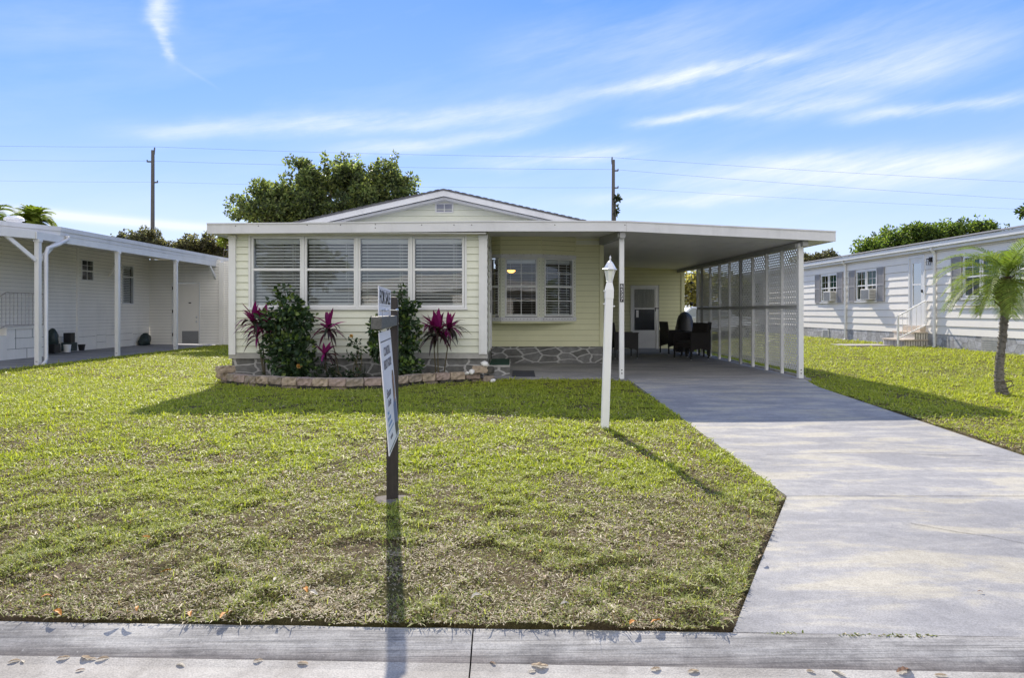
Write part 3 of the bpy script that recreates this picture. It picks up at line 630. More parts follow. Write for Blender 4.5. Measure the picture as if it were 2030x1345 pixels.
# flat roof: fascia, pans, ceilings
RX = [(-5.36, 2.756), (-4.0, 2.766), (-.4, 2.798), (1.6, 2.800), (2.05, 2.795), (5.67, 2.620)]
mb = MB()
for (xa, za), (xb, zb) in zip(RX[:-1], RX[1:]):
    g_ = .0; mb.hexa([(xa, 11.97, za-.185), (xb, 11.97, zb-.185), (xb, 12.01, zb-.185), (xa, 12.01, za-.185), (xa, 11.97, za), (xb, 11.97, zb), (xb, 12.01, zb), (xa, 12.01, za)])
    mb.hexa([(xa, 11.955, za-.022), (xb, 11.955, zb-.022), (xb, 11.97, zb-.022), (xa, 11.97, za-.022), (xa, 11.955, za), (xb, 11.955, zb), (xb, 11.97, zb), (xa, 11.97, za)])
mb.box(-5.37, -5.33, 12.012, 14.6, 2.58, 2.765); mb.hexa([(5.63, 12.012, 2.437), (5.67, 12.012, 2.437), (5.67, 21.6, 2.49), (5.63, 21.6, 2.49), (5.63, 12.012, 2.62), (5.67, 12.012, 2.62), (5.67, 21.6, 2.67), (5.63, 21.6, 2.67)])
fa = mb.build('fascia', M['whiteb'], H)
mb = MB(); q = at(1242, 449, 11.968); mb.box(q.x-.0015, q.x+.0015, 11.966, 11.97, 2.60, 2.775); mb.build('fascia_seam', M['trimgrey'], fa)
mb = MB()
for px, py in ((467, 448), (512, 448), (609, 446), (675, 446), (744, 445), (744, 452), (836, 446), (900, 446), (935, 446), (1239, 446), (1100, 446)):
    mb = MB(); q = at(px, py, 11.966); mb.lathe([(.009, 0), (.006, .006)], q, 8, ax=Matrix(((1, 0, 0), (0, 0, -1), (0, 1, 0)))); mb.build('screw', M['joint'], fa)
def slope_slab(mb, x0, x1, y0, y1, zf, th, mi=0):
    mb.hexa([(x0, y0, zf(x0, y0)), (x1, y0, zf(x1, y0)), (x1, y1, zf(x1, y1)), (x0, y1, zf(x0, y1)), (x0, y0, zf(x0, y0)+th), (x1, y0, zf(x1, y0)+th), (x1, y1, zf(x1, y1)+th), (x0, y1, zf(x0, y1)+th)], mi)
cz = lambda x, y: (2.632 if x < 2.0 else 2.632-(x-2.0)*.0483)+(.066*(y-12.01) if x < 1.9 else .0055*(y-12.01))
mb = MB(); slope_slab(mb, -5.33, -.47, 12.012, 14.88, lambda x, y: 2.575+.066*(y-12.01), .02); slope_slab(mb, -.47, 1.89, 12.012, 14.88, lambda x, y: 2.62+.072*(y-12.01), .02)
mb.build('porch_ceiling', M['soffit'], H)
mb = MB()
for k in range(12):
    x0 = 1.99+k*.30333; x1 = x0+.30333-.004; f = lambda x, y: 2.615-(x-2.0)*.0483+.0055*(y-12.01)
    slope_slab(mb, x0, x1, 12.012, 21.6, f, .02)
mb.build('carport_ceiling', M['soffit'], H)
mb = MB(); slope_slab(mb, -5.33, 1.95, 12.012, 14.6, lambda x, y: 2.70+.066*(y-12.01), .04); slope_slab(mb, 1.955, 5.63, 12.012, 21.6, lambda x, y: 2.72-(x-2.0)*.0478+.0055*(y-12.01), .035)
mb.build('flat_roof', M['whiteb'], H)
# beams
mb = MB(); mb.hexa([(1.895, 12.02, 2.50), (1.985, 12.02, 2.50), (1.985, 14.9, 2.655), (1.895, 14.9, 2.655), (1.895, 12.02, 2.64), (1.985, 12.02, 2.64), (1.985, 14.9, 2.84), (1.895, 14.9, 2.84)])
mb.build('porch_beam', M['greybeam'], H)
mb = MB(); slope_slab(mb, 5.13, 5.23, 12.06, 21.3, lambda x, y: 2.365+.0055*(y-12.01), .09); mb.build('screen_beam', M['greybeam'], H)
# posts
def post(x, y, w, z0, z1, nm='post'):
    mb = MB(); mb.box(x-w/2, x+w/2, y-w/2, y+w/2, z0, z1-.06); mb.box(x-w/2-.022, x+w/2+.022, y-w/2-.02, y+w/2+.02, z1-.06, z1)
    o = mb.build(nm, M['white'], H)
    for z in (.10, .16): b = MB(); b.lathe([(.012, 0), (.008, .008)], (x, y-w/2, z0+z), 8, ax=Matrix(((1, 0, 0), (0, 0, -1), (0, 1, 0)))); b.build('bolt', M['joint'], o)
    return o
p1 = post(1.947, 12.19, .082, .002, 2.60); post(5.15, 12.22, .088, .0, 2.42)
mb = MB(); mb.box(5.02, 5.30, 12.12, 12.34, -.01, .014); mb.build('footing', M['slab'], H)
# house number plate on the post
def text_obj(body, size, name, m_, fit=None, shear=0, ext=.0015):
    cu = bpy.data.curves.new('txt', 'FONT'); cu.body = body; cu.size = size; cu.extrude = ext; cu.align_x = 'CENTER'; cu.align_y = 'CENTER'; cu.shear = shear; cu.offset = .0
    o = bpy.data.objects.new('txt', cu); COL.objects.link(o); dg = bpy.context.evaluated_depsgraph_get()
    me = bpy.data.meshes.new_from_object(o.evaluated_get(dg)); bpy.data.objects.remove(o)
    me.name = name
    vs = np.array([v.co[:] for v in me.vertices])
    mn, mx_ = vs.min(0), vs.max(0); ctr = (mn+mx_)/2; vs = vs-ctr
    if fit: vs[:, 0] *= fit[0]/(mx_[0]-mn[0]); vs[:, 1] *= fit[1]/(mx_[1]-mn[1])
    return vs, [tuple(p.vertices) for p in me.polygons]
def put_text(mb, body, origin, ux, uy, fit, mi=0, shear=0, bold=0.0, th=.0012):
    vs, fs = text_obj(body, .1, 't', None, fit, shear); ux = Vector(ux).normalized(); uy = Vector(uy).normalized(); nz = ux.cross(uy); o = Vector(origin)
    zr = max(vs[:, 2].max(), 1e-6)
    offs = [(0, 0)] if not bold else [(0, 0), (bold, 0), (-bold, 0), (0, bold*.6)]
    for k, (dx, dy) in enumerate(offs):
        mb.add([o+ux*(v[0]+dx)+uy*(v[1]+dy)+nz*((v[2]/zr+1)*th/2+k*.0001) for v in vs], fs, mi)
mb = MB(); mb.box(1.912, 1.977, 12.138, 12.148, 1.375, 1.70); np_ = mb.build('number_plate', M['black'], H)
mb = MB()
for k, ch in enumerate('6527'): put_text(mb, ch, (1.9445, 12.1375, 1.658-k*.0795), (1, 0, 0), (0, 0, 1), (.040, .060), bold=.002)
mb.build('house_number', M['chrome'], np_)
# lattice screen: eight bays, two tiers
def clip(poly, x0, x1, z0, z1):
    for ax, v, s in ((0, x0, 1), (0, x1, -1), (1, z0, 1), (1, z1, -1)):
        out = []; n_ = len(poly)
        for i in range(n_):
            a, b = poly[i], poly[(i+1) % n_]; ia = s*(a[ax]-v) >= 0; ib = s*(b[ax]-v) >= 0
            if ia: out.append(a)
            if ia != ib: t = (v-a[ax])/(b[ax]-a[ax]); out.append((a[0]+(b[0]-a[0])*t, a[1]+(b[1]-a[1])*t))
        poly = out
        if not poly: return []
    return poly
def lattice(x, y0, y1, z0, z1, zslope=0):
    mb = MB(); pitch = .072*1.414; w = .040*1.414
    for s in (1, -1):
        k0 = (y0-z1) if s == 1 else (y0+z0); k1 = (y1-z0) if s == 1 else (y1+z1); c = math.floor(k0/pitch)*pitch
        while c < k1+pitch:       # strips: y - s*z = c
            q = [(c-w/2+s*z0*1, z0), (c+w/2+s*z0, z0), (c+w/2+s*z1, z1), (c-w/2+s*z1, z1)] if s == 1 else [(c-w/2-z0, z0), (c+w/2-z0, z0), (c+w/2-z1, z1), (c-w/2-z1, z1)]
            q = clip(q, y0, y1, z0, z1)
            if len(q) > 2:
                xa = x if s == 1 else x+.0022; mb.prism(q, lambda a, b: (xa, a, b), lambda a, b: (xa+.002, a, b))
            c += pitch
    return mb
for k in range(9):
    y0 = 12.27+.79*k if k else 12.27; y1 = y0+.79 if k < 8 else 19.0
    if k == 8: y0 = 12.27+.79*8
    zt = 2.362+.0055*(y0-12)
    for a, b in ((.13, 1.262), (1.322, zt)): lattice(5.185, y0+.01, y1-.01, a, b).build('lattice_panel', M['white'], H)
mb = MB(); mb.box(5.145, 5.215, 12.265, 19.05, 1.262, 1.322); mb.build('screen_rail', M['greybeam'], H)
for k in range(1, 10):
    y = 12.27+.79*k if k < 9 else 19.02; dk = k in (4, 8)
    mb = MB(); mb.box(5.13, 5.182, y-.03, y+.03, .0 if k % 2 == 0 else .02, 1.261); mb.box(5.13, 5.182, y-.03, y+.03, 1.323, 2.36+.0055*(y-12)); mb.build('batten', M['greybeam' if dk else 'white'], H)
mb = MB(); mb.box(5.235, 5.285, 12.3, 21.2, -.05, .045); mb.build('slab_edge_strip', M['gutter'], H)
# entry step with turf mat
ES = thing('entry_step', (-.25, 13.4, 0), 'low stone faced entry step with dark green turf mat beside the sunroom corner', 'step')
mb = MB(); mb.box(-.44, -.05, 12.6, 14.2, 0, .175); mb.build('riser', M['stone'], ES)
mb = MB(); mb.box(-.445, -.045, 12.59, 14.2, .177, .210); mb.build('tread', M['trimgrey'], ES, bevel=.004)
tm = MB(); tm.box(-.43, -.06, 12.66, 14.18, .211, .222); tag(tm.build('turf_mat', M['green'], bevel=.002, loc=(-.25, 13.4, .211)), 'dark green artificial turf mat on top of the low entry step', 'mat')
mb = MB(); mb.hexa([(-.005, 12.42, .018), (.415, 12.42, .018), (.42, 13.3, .040), (.0, 13.3, .040), (-.005, 12.42, .030), (.415, 12.42, .030), (.42, 13.3, .052), (.0, 13.3, .052)])
tag(mb.build('doormat', mat('rubber_doormat', (.035, .037, .05), .8, .3, 30, bmp=.5), bevel=.003, loc=(.2, 12.9, .03)), 'dark grey rubber doormat lying at the front edge of the porch slab', 'doormat')
# lamps seen through the bay window
pl_ = thing('pendant_lamp', at(1013.5, 538, 16.6), 'small glowing orange bowl pendant lamp seen through the bay window', 'pendant lamp')
q = pl_.location; mb = MB(); mb.lathe([(.01, -.045), (.06, -.03), (.095, .0), (.10, .02)], q, 16); mb.build('lamp_shade', emis('amber_bowl', (1, .42, .08), 2.6), pl_, smooth=True)
mb = MB(); mb.tube([q+Vector((0, 0, .02)), Vector((q.x, q.y, 2.745))], .006, 6); mb.build('cord', M['black'], pl_)
for px, py, DD, lab in ((1034, 516.5, 17.2, 'white flush ceiling light seen through the middle bay window'), (1089, 517, 17.2, 'white flush ceiling light seen through the right bay window')):
    q = at(px, py, DD); q.z = 2.745; mb = MB(); mb.lathe([(.05, -.05), (.13, -.035), (.15, 0)], q, 18); tag(mb.build('ceiling_light', emis('ceiling_light_glass', (1, .93, .75), 2.2), loc=q), lab, 'ceiling light', 'ceiling lights inside the front room')
# ------------------------------------------------------------------ lamp post (leaning)
b0 = Vector((1.043, 7.72, float(gz(1.043, 7.72))-.02)); tp = at(1210, 507, 7.72); ax_z = (tp-b0).normalized(); ax_x = Vector((1, 0, 0)); ax_x = (ax_x-ax_z*ax_x.dot(ax_z)).normalized(); ax_y = ax_z.cross(ax_x)
AX = Matrix((ax_x, ax_y, ax_z)).transposed(); HL = (tp-b0).length
LP = thing('lamp_post', b0, 'white leaning lamp post with a white lantern standing in the front lawn', 'lamp post')
LP['label'] = 'white leaning yard lamp post with lantern head on the front lawn'
def zl(py): return HL*(852-py)/(852-507)
mb = MB(); mb.lathe([(.060, 0), (.060, zl(580))], b0, 4, ax=AX, sq=True); mb.lathe([(.066, zl(592)), (.066, zl(574)), (.044, zl(561)), (.038, zl(559))], b0, 4, ax=AX, sq=True)
o = mb.build('pole', M['lampw'], LP, bevel=.004)
mb = MB()
for (sx, py) in ((-1, 577), (-1, 602.5), (1, 606.5)):
    c = b0+AX @ Vector((sx*.040, -.02, zl(py))); mb.tube([c, c+ax_x*sx*.022], [.006, .008], 8); mb.lathe([(.004, 0), (.009, .006), (.004, .012)], c+ax_x*sx*.022-ax_z*.006, 8, ax=AX)
mb.build('knob', M['lampw'], LP)
mb = MB(); z0, z1 = zl(559), zl(535)
mb.lathe([(.034, z0), (.040, z0+.006), (.030, z0+.012)], b0, 6, ax=AX); mb.lathe([(.064, z1-.004), (.082, z1), (.084, z1+.006), (.070, z1+.014), (.052, z1+.05), (.030, z1+.085), (.012, z1+.10)], b0, 6, ax=AX)
for k in range(6):
    t = 2*math.pi*k/6; r0, r1 = .032, .062
    mb.bar(b0+AX @ Vector((r0*math.cos(t), r0*math.sin(t), z0+.01)), b0+AX @ Vector((r1*math.cos(t), r1*math.sin(t), z1)), .006)
mb.lathe([(.008, z1+.098), (.013, z1+.108), (.005, z1+.118), (.012, z1+.130), (.009, z1+.142), (.002, z1+.163)], b0, 8, ax=AX)
hd = mb.build('lantern', M['lampw'], LP)
mb = MB(); mb.lathe([(.029, z0+.012), (.057, z1-.002)], b0, 6, ax=AX); mb.build('lantern_glass', M['frost'], hd)

# ------------------------------------------------------------------ for-sale sign
sy = float(gz(-.904, 5.14)); dv = Vector((-.0915, .9958, 0)).normalized(); sv = Vector((dv.y, -dv.x, 0))
SP = thing('sign_post', (-.904, 5.14, sy), 'dark brown wooden for sale sign post with a short arm pointing to the street', 'sign post')
def pbox(mb, c, a0, a1, s0, s1, z0, z1, mi=0):
    P_ = lambda a, s, z: Vector((c[0], c[1], z))+dv*a+sv*s
    mb.hexa([P_(a0, s0, z0), P_(a0, s1, z0), P_(a1, s1, z0), P_(a1, s0, z0), P_(a0, s0, z1), P_(a0, s1, z1), P_(a1, s1, z1), P_(a1, s0, z1)], mi)
c0 = (-.904, 5.14)
mb = MB(); pbox(mb, c0, -.042, .042, -.042, .042, sy-.1, 1.300); pbox(mb, c0, -.036, .036, -.036, .036, 1.300, 1.312); mb.build('post', M['wood_d'], SP, bevel=.004)
cA = (-.788, 3.95)
mb = MB(); pbox(mb, cA, 0, 1.30, -.0315, .0315, 1.100, 1.174); mb.build('arm', M['wood_g'], SP, bevel=.004)
mb = MB()
for a in (.22, .66):      # wire brackets
    q = Vector((cA[0], cA[1], 0))+dv*a+sv*.0; mb.tube([q+Vector((0, 0, 1.18)), q+Vector((0, 0, 1.215)), q+dv*.05+Vector((0, 0, 1.222))], .003, 6)
mb.build('bracket', M['chrome'], SP)
nz = sv          # faces the viewer's right side ; text side faces +sv
RS = thing('rider_sign', Vector((cA[0], cA[1], 1.18))+dv*.45, 'small white rider sign reading FOR SALE standing on the sign post arm', 'sign')
mb = MB(); pbox(mb, cA, .05, .88, .004, .008, 1.178, 1.355); mb.build('panel', M['signw'], RS)
mb = MB()
q = Vector((cA[0], cA[1], 0))+dv*.465+sv*.0085; put_text(mb, 'FOR SALE', q+Vector((0, 0, 1.292)), dv, (0, 0, 1), (.70, .082), bold=.004)
mb.build('lettering', M['ink'], RS)
mb = MB()
for a, b, z0, z1 in ((.07, .86, 1.340, 1.3425), (.07, .86, 1.240, 1.2415)): pbox(mb, cA, a, b, .0081, .0088, z0, z1)
mb.build('border_line', M['inkg'], RS)
mb = MB(); 
for a in (.25, .72): pbox(mb, cA, a-.006, a+.006, .0085, .012, 1.165, 1.215)
q = Vector((cA[0], cA[1], 1.213)); mb.tube([q+dv*.12+sv*.014, q+dv*.5+sv*.016, q+dv*.86+sv*.05], .0035, 6); mb.lathe([(.009, -.005), (.012, .004), (.004, .012)], q+dv*.88+sv*.052, 8)
mb.lathe([(.009, -.009), (.011, .0), (.006, .009)], q+dv*.42+sv*.016, 8); mb.build('clip', M['chrome'], RS)
HS = thing('hanging_sign', Vector((cA[0], cA[1], 1.08))+dv*.45, 'tall white realty sign hanging below the wooden arm with printed portrait and grey lettering', 'sign')
sw = math.atan2(.062, .735)            # swings outwards a little
down = Vector((0, 0, -1))*math.cos(sw)+sv*math.sin(sw); nS = sv*math.cos(sw)+Vector((0, 0, 1))*math.sin(sw)
O = Vector((cA[0], cA[1], 1.075))+dv*.10
def SPt(a, h, n_=0): return O+dv*a+down*h+nS*n_          # a: 0..0.75 along, h: 0..0.735 down
def sq(mb, a0, a1, h0, h1, n0, n1, mi=0): mb.hexa([SPt(a0, h1, n0), SPt(a1, h1, n0), SPt(a1, h1, n1), SPt(a0, h1, n1), SPt(a0, h0, n0), SPt(a1, h0, n0), SPt(a1, h0, n1), SPt(a0, h0, n1)], mi)
SWD, SHT = .76, .735
mb = MB(); sq(mb, 0, SWD, 0, SHT, 0, .006); mb.build('panel', M['signw'], HS)
mb = MB(); sq(mb, .03, SWD-.03, .055, .062, .0062, .0068); sq(mb, .01, SWD-.01, SHT-.022, SHT-.014, .0062, .0068); mb.build('border_line', M['ink'], HS)
mb = MB(); put_text(mb, 'COASTAL', SPt(SWD*.50, .125, .0064), dv, -down, (.42, .055), bold=.003); put_text(mb, 'REALTY GROUP', SPt(SWD*.49, .205, .0064), dv, -down, (.50, .055), bold=.003); mb.build('lettering', M['inkg'], HS)
mb = MB(); put_text(mb, 'Susan', SPt(.27, .385, .0064), dv, -down, (.28, .050), shear=.35, bold=.003); put_text(mb, 'Lake', SPt(.27, .445, .0064), dv, -down, (.20, .042), shear=.35, bold=.003); mb.build('lettering', M['inkg'], HS)
mb = MB(); put_text(mb, '941', SPt(.14, .50, .0064), dv, -down, (.09, .020), bold=.002); put_text(mb, '555-0127', SPt(.18, .535, .0064), dv, -down, (.20, .022), bold=.002); put_text(mb, 'REALTOR', SPt(.22, .572, .0064), dv, -down, (.24, .018), bold=.002); sq(mb, .06, .42, .60, .612, .0062, .0068); mb.build('lettering', M['inkb'], HS)
mb = MB(); put_text(mb, 'HOMES', SPt(.22, .655, .0064), dv, -down, (.14, .02), bold=.0015); mb.build('lettering', M['inkg'], HS)
# printed portrait: flat print on the panel
def pr(mb, pts, n_, mi=0): mb.add([SPt(a, h, n_) for a, h in pts], [tuple(range(len(pts)))], mi)
mb = MB()
pr(mb, [(.50, .50), (.55, .47), (.60, .455), (.66, .455), (.70, .475), (.73, .51), (.735, .60), (.735, .735-.03), (.52, .735-.03), (.50, .62)], .0066, 2)
pr(mb, [(.50, .62), (.735, .64), (.735, .70), (.52, .70)], .0069, 3)
pr(mb, [(.57, .30), (.60, .275), (.64, .27), (.68, .285), (.70, .32), (.705, .40), (.70, .47), (.66, .455), (.60, .455), (.56, .47), (.555, .38)], .0070, 0)
pr(mb, [(.62, .37), (.65, .37), (.67, .47), (.635, .50), (.60, .47)], .0073, 1)
pr(mb, [(.59, .32), (.63, .30), (.665, .32), (.668, .355), (.63, .395), (.592, .355)], .0076, 1)
mb.build('portrait_print', [mat('print_hair', (.10, .055, .03), .5), mat('print_skin', (.42, .24, .16), .5), mat('print_blue_shirt', (.12, .15, .26), .5), mat('print_dark_trousers', (.05, .055, .06), .5)], HS)
mb = MB()
for a in (.04, .20, .52, .72): mb.tube([SPt(a, .012, .003), SPt(a, -.012, .003), Vector((0, 0, 0))+Vector((cA[0], cA[1], 1.101))+dv*(.10+a)+sv*.02], .0028, 6)
mb.build('hanger', M['chrome'], HS)
# bare sand round the post
mb = MB(); nr = 18
for r0, r1, z0, z1 in ((.03, .09, .010, .006), (.09, .17, .006, -.02)):
    for k in range(nr):
        t0, t1 = 2*math.pi*k/nr, 2*math.pi*(k+1)/nr; w = lambda t: 1+.18*math.sin(3*t)+.1*math.sin(7*t+1)
        mb.add([(c0[0]+r*w(t)*math.cos(t)*1.2, c0[1]+r*w(t)*math.sin(t), sy+z) for r, z, t in ((r0, z0, t0), (r0, z0, t1), (r1, z1, t1), (r1, z1, t0))], [(0, 1, 2, 3)])
tag(mb.build('sand', mat('grey_sand', (.15, .13, .115), .95, .2, 30, bmp=.8)), kind='structure')

# ------------------------------------------------------------------ edging blocks
def block(L, D_, Hh, seed, nm='edging_block', m_=None, loc=(0, 0, 0), rz=0):
    r = random.Random(seed); mb = MB(); nx2, ny2, nz2 = 5, 3, 3; idx = {}
    def P_(i, j, k):
        if (i, j, k) in idx: return idx[(i, j, k)]
        x, y, z = (i/nx2-.5)*L, (j/ny2-.5)*D_, k/nz2*Hh
        e = sum((i in (0, nx2), j in (0, ny2), k in (0, nz2)))
        s = 1-.035*(e >= 2)-.04*(e == 3); x *= s; y *= s; z = Hh/2+(z-Hh/2)*(1-.05*(e >= 2))
        mb.v.append((x+r.uniform(-.005, .005), y+r.uniform(-.009, .009)*(1.5 if j == 0 else .4), z+r.uniform(-.004, .004))); idx[(i, j, k)] = len(mb.v)-1; return idx[(i, j, k)]
    def face(*q): mb.f.append(tuple(P_(*t) for t in q)); mb.m.append(0)
    for i in range(nx2):
        for j in range(ny2): face((i, j, 0), (i, j+1, 0), (i+1, j+1, 0), (i+1, j, 0)); face((i, j, nz2), (i+1, j, nz2), (i+1, j+1, nz2), (i, j+1, nz2))
        for k in range(nz2): face((i, 0, k), (i+1, 0, k), (i+1, 0, k+1), (i, 0, k+1)); face((i, ny2, k), (i, ny2, k+1), (i+1, ny2, k+1), (i+1, ny2, k))
    for j in range(ny2):
        for k in range(nz2): face((0, j, k), (0, j, k+1), (0, j+1, k+1), (0, j+1, k)); face((nx2, j, k), (nx2, j+1, k), (nx2, j+1, k+1), (nx2, j, k+1))
    o = mb.build(nm, m_, loc=(0, 0, 0)); o.location = loc; o.rotation_euler = (r.uniform(-.02, .02), r.uniform(-.02, .02), rz); return o
BM = [mat('block_tan', (.36, .285, .21), .9, .3, 14, bmp=.9, bscale=50), mat('block_pink', (.33, .25, .21), .9, .3, 14, bmp=.9, bscale=50), mat('block_brown', (.27, .22, .17), .9, .3, 14, bmp=.9, bscale=50), mat('block_dark', (.07, .065, .055), .9, .3, 14, bmp=.9, bscale=50)]
def along(poly, s):
    for a, b in zip(poly[:-1], poly[1:]):
        L = math.dist(a, b)
        if s <= L: return (a[0]+(b[0]-a[0])*s/L, a[1]+(b[1]-a[1])*s/L), math.atan2(b[1]-a[1], b[0]-a[0])
        s -= L
    return poly[-1], math.atan2(b[1]-a[1], b[0]-a[0])
tot = sum(math.dist(a, b) for a, b in zip(EDGE[:-1], EDGE[1:])); s = 0; i = 0
while s < tot-.12:
    L = random.Random(i+50).choice([.27, .28, .29, .20 if i < 5 else .28]); (x, y), an = along(EDGE, s+L/2)
    o = block(L-.008, .17, .125, i, m_=BM[(i*7+i//3) % 3], loc=(x-math.sin(an)*.085, y+math.cos(an)*.085, .020+random.Random(i).uniform(-.004, .006)), rz=an)
    tag(o, 'rough tan concrete edging block in the curved front row of the flower bed', 'edging block', 'edging blocks in the front row of the flower bed'); s += L; i += 1
s = .1; i = 0
while s < tot-.1:
    (x, y), an = along(EDGE, s+.15); o = block(.285, .15, .075, i+100, m_=BM[3 if i % 3 else 2], loc=(x-math.sin(an)*.115, y+math.cos(an)*.115, -.055), rz=an)
    tag(o, 'half buried dark edging block under the front row of the flower bed', 'edging block', 'half buried edging blocks under the front row'); s += .29; i += 1
for px, py, DD, rz_, L, mi, lab in ((447, 733, 11.75, .8, .30, 0, 'tan block set on top at the left end of the flower bed edging'), (952, 733, 11.95, .03, .28, 0, 'tan block stacked on the right end of the flower bed edging'),
                                 (969, 735, 11.98, 1.45, .20, 3, 'dark weathered block end stacked at the right corner of the flower bed'), (969, 752, 11.98, 1.45, .20, 2, 'brown block in the lower course at the right corner of the flower bed')):
    q = at(px, py, DD); tag(block(L, .16, .12, int(px), m_=BM[mi], loc=(q.x, q.y, q.z-.055), rz=rz_), lab, 'edging block')
for px, py, DD, sc, lab in ((935, 738, 11.85, .055, 'round white shell resting on the edging beside the right corner'), (926, 741, 11.8, .04, 'small pinkish shell left of the round white shell'),
                            (961, 722, 11.9, .06, 'curled white shell on top of the stacked corner block'), (977, 756, 11.7, .045, 'white shell fragment lying in the grass by the bed corner')):
    q = at(px, py, DD); mb = MB(); mb.lathe([(sc*.3, -sc*.6), (sc*.8, -sc*.3), (sc, .1*sc), (sc*.6, sc*.6), (sc*.1, sc*.85)], (0, 0, 0), 9)
    r = random.Random(px); mb.v = [(v[0]*r.uniform(.8, 1.25)*1.3, v[1]*r.uniform(.8, 1.2), v[2]*r.uniform(.8, 1.1)) for v in mb.v]
    o = mb.build('shell', M['shell'], smooth=True); o.location = q; o.rotation_euler = (.6, .4, px); tag(o, lab, 'shell')

# ------------------------------------------------------------------ bed plants
def rgbv(base, n_, v=.35, hue=.12):
    r = rng.random(n_); k = (1-v)+2*v*r; c = np.array(base)[None, :]*k[:, None]; c[:, 0] *= 1+hue*(rng.random(n_)-.3)*2; return c
def shrub(name, label, cat, base, cents, n_, lw=.11, cols=((.035, .07, .028), (.13, .20, .045)), stems=9):
    base = Vector(base); T = thing(name, base, label, cat)
    pts = []; dirs = []; hl = []
    wts = np.array([c[3]**2*c[4] for c in cents]); wts = wts/wts.sum()
    for c, w in zip(cents, wts):
        k = int(n_*w); p_ = unit(rng.normal(size=(k, 3)))*(rng.random(k)**.45)[:, None]*np.array([c[3], c[3]*.85, c[4]])
        # irregular: twigs
        p_ *= (1+.22*np.sin(p_[:, :1]*23+c[0]*5)+.18*np.sin(p_[:, 2:]*19))
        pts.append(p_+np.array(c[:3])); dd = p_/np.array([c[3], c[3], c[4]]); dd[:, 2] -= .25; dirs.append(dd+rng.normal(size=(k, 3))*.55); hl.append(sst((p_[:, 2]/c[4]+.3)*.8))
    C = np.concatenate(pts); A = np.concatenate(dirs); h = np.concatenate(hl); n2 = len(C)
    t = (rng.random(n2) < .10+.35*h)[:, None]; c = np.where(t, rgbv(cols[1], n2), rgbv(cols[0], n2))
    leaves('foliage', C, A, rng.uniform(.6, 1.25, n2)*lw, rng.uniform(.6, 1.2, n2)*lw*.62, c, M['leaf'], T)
    mb = MB(); r = random.Random(n_)
    for k in range(stems):
        c = r.choice(cents); e = Vector(c[:3])+Vector((r.uniform(-.6, .6)*c[3], r.uniform(-.5, .5)*c[3], r.uniform(.1, .8)*c[4])); b = base+Vector((r.uniform(-.08, .08), r.uniform(-.06, .06), -.03)); m_ = b.lerp(e, .5)+Vector((r.uniform(-.08, .08), r.uniform(-.05, .05), 0))
        mb.tube([b, m_, e], [.012, .009, .004], 5)
    mb.build('stem', M['stem'], T); return T
def P3(px, py, D): q = at(px, py, D); return (q.x, q.y, q.z)
def cl(px, py, D, rx, rzp): q = at(px, py, D); return (q.x, q.y, q.z, rx/F*D, rzp/F*D)
shrub('hibiscus_shrub', 'tall dense dark green shrub at the left of the flower bed', 'shrub', (*P3(570, 748, 11.75)[:2], .05),
      [cl(568, 610, 11.8, 30, 26), cl(560, 578, 11.85, 14, 14), cl(550, 640, 11.7, 32, 30), cl(592, 640, 11.75, 34, 32), cl(545, 690, 11.7, 26, 30), cl(580, 690, 11.65, 36, 34), cl(606, 700, 11.7, 20, 30), cl(585, 730, 11.6, 44, 20), cl(612, 612, 11.9, 10, 12)], 1900, .105)
shrub('hibiscus_shrub', 'tall narrow dark green shrub behind the sale sign post', 'shrub', (*P3(785, 745, 11.8)[:2], .05),
      [cl(794, 578, 11.9, 9, 16), cl(800, 612, 11.85, 24, 20), cl(803, 645, 11.8, 22, 24), cl(800, 690, 11.8, 22, 34), cl(797, 730, 11.7, 32, 18), cl(775, 625, 11.85, 16, 16), cl(742, 655, 11.7, 15, 26), cl(748, 690, 11.7, 20, 20), cl(825, 660, 11.8, 9, 16), cl(824, 690, 11.8, 9, 12)], 1700, .10)
def straps(T, crown, n_, Lr, up, cols, wd, seed, droop, nm='leaf_blade', spread=0):
    r = random.Random(seed); Vv = []; Fv = []; Cv = []; crown = Vector(crown)
    for k in range(n_):
        az = r.uniform(0, 2*math.pi); L = r.uniform(*Lr); el = r.uniform(*up); col = r.choice(cols); g_ = r.uniform(.75, 1.25); col = [c*g_ for c in col]
        d_ = Vector((math.cos(az)*math.cos(el), math.sin(az)*math.cos(el), math.sin(el))); s_ = Vector((-math.sin(az), math.cos(az), r.uniform(-.3, .3))); p_ = crown+Vector((0, 0, r.uniform(-.06, .05)))*(0 if spread else 1)+Vector((r.gauss(0, .6)*spread, r.uniform(-.006, .006) if spread else 0, 0)); N = 6; o = len(Vv); dr_ = r.uniform(*droop)
        for i in range(N+1):
            t = i/N; w = wd*(.28+1.0*math.sin(math.pi*min(1, t*.95+.12)**.9))*(1 if t < 1 else .05)*r.uniform(.95, 1.05); w *= .55
            up_ = Vector((0, 0, 1))*w*.35
            Vv += [p_-s_*w+up_, p_, p_+s_*w+up_]; Cv += [[c*.85 for c in col], col, [c*.85 for c in col]]
            d_ = (d_+Vector((0, 0, -dr_/N))).normalized(); p_ = p_+d_*(L/N)
        for i in range(N): a = o+i*3; Fv += [(a, a+1, a+4, a+3), (a+1, a+2, a+5, a+4)]
    return big_mesh(nm, np.array([v[:] for v in Vv]), 4, np.array(Fv), M['cordy'], np.array(Cv), T)
MAG = [(.27, .012, .145), (.20, .010, .11), (.34, .025, .20)]; DRK = [(.035, .02, .022), (.05, .03, .025), (.03, .035, .02), (.07, .015, .03)]
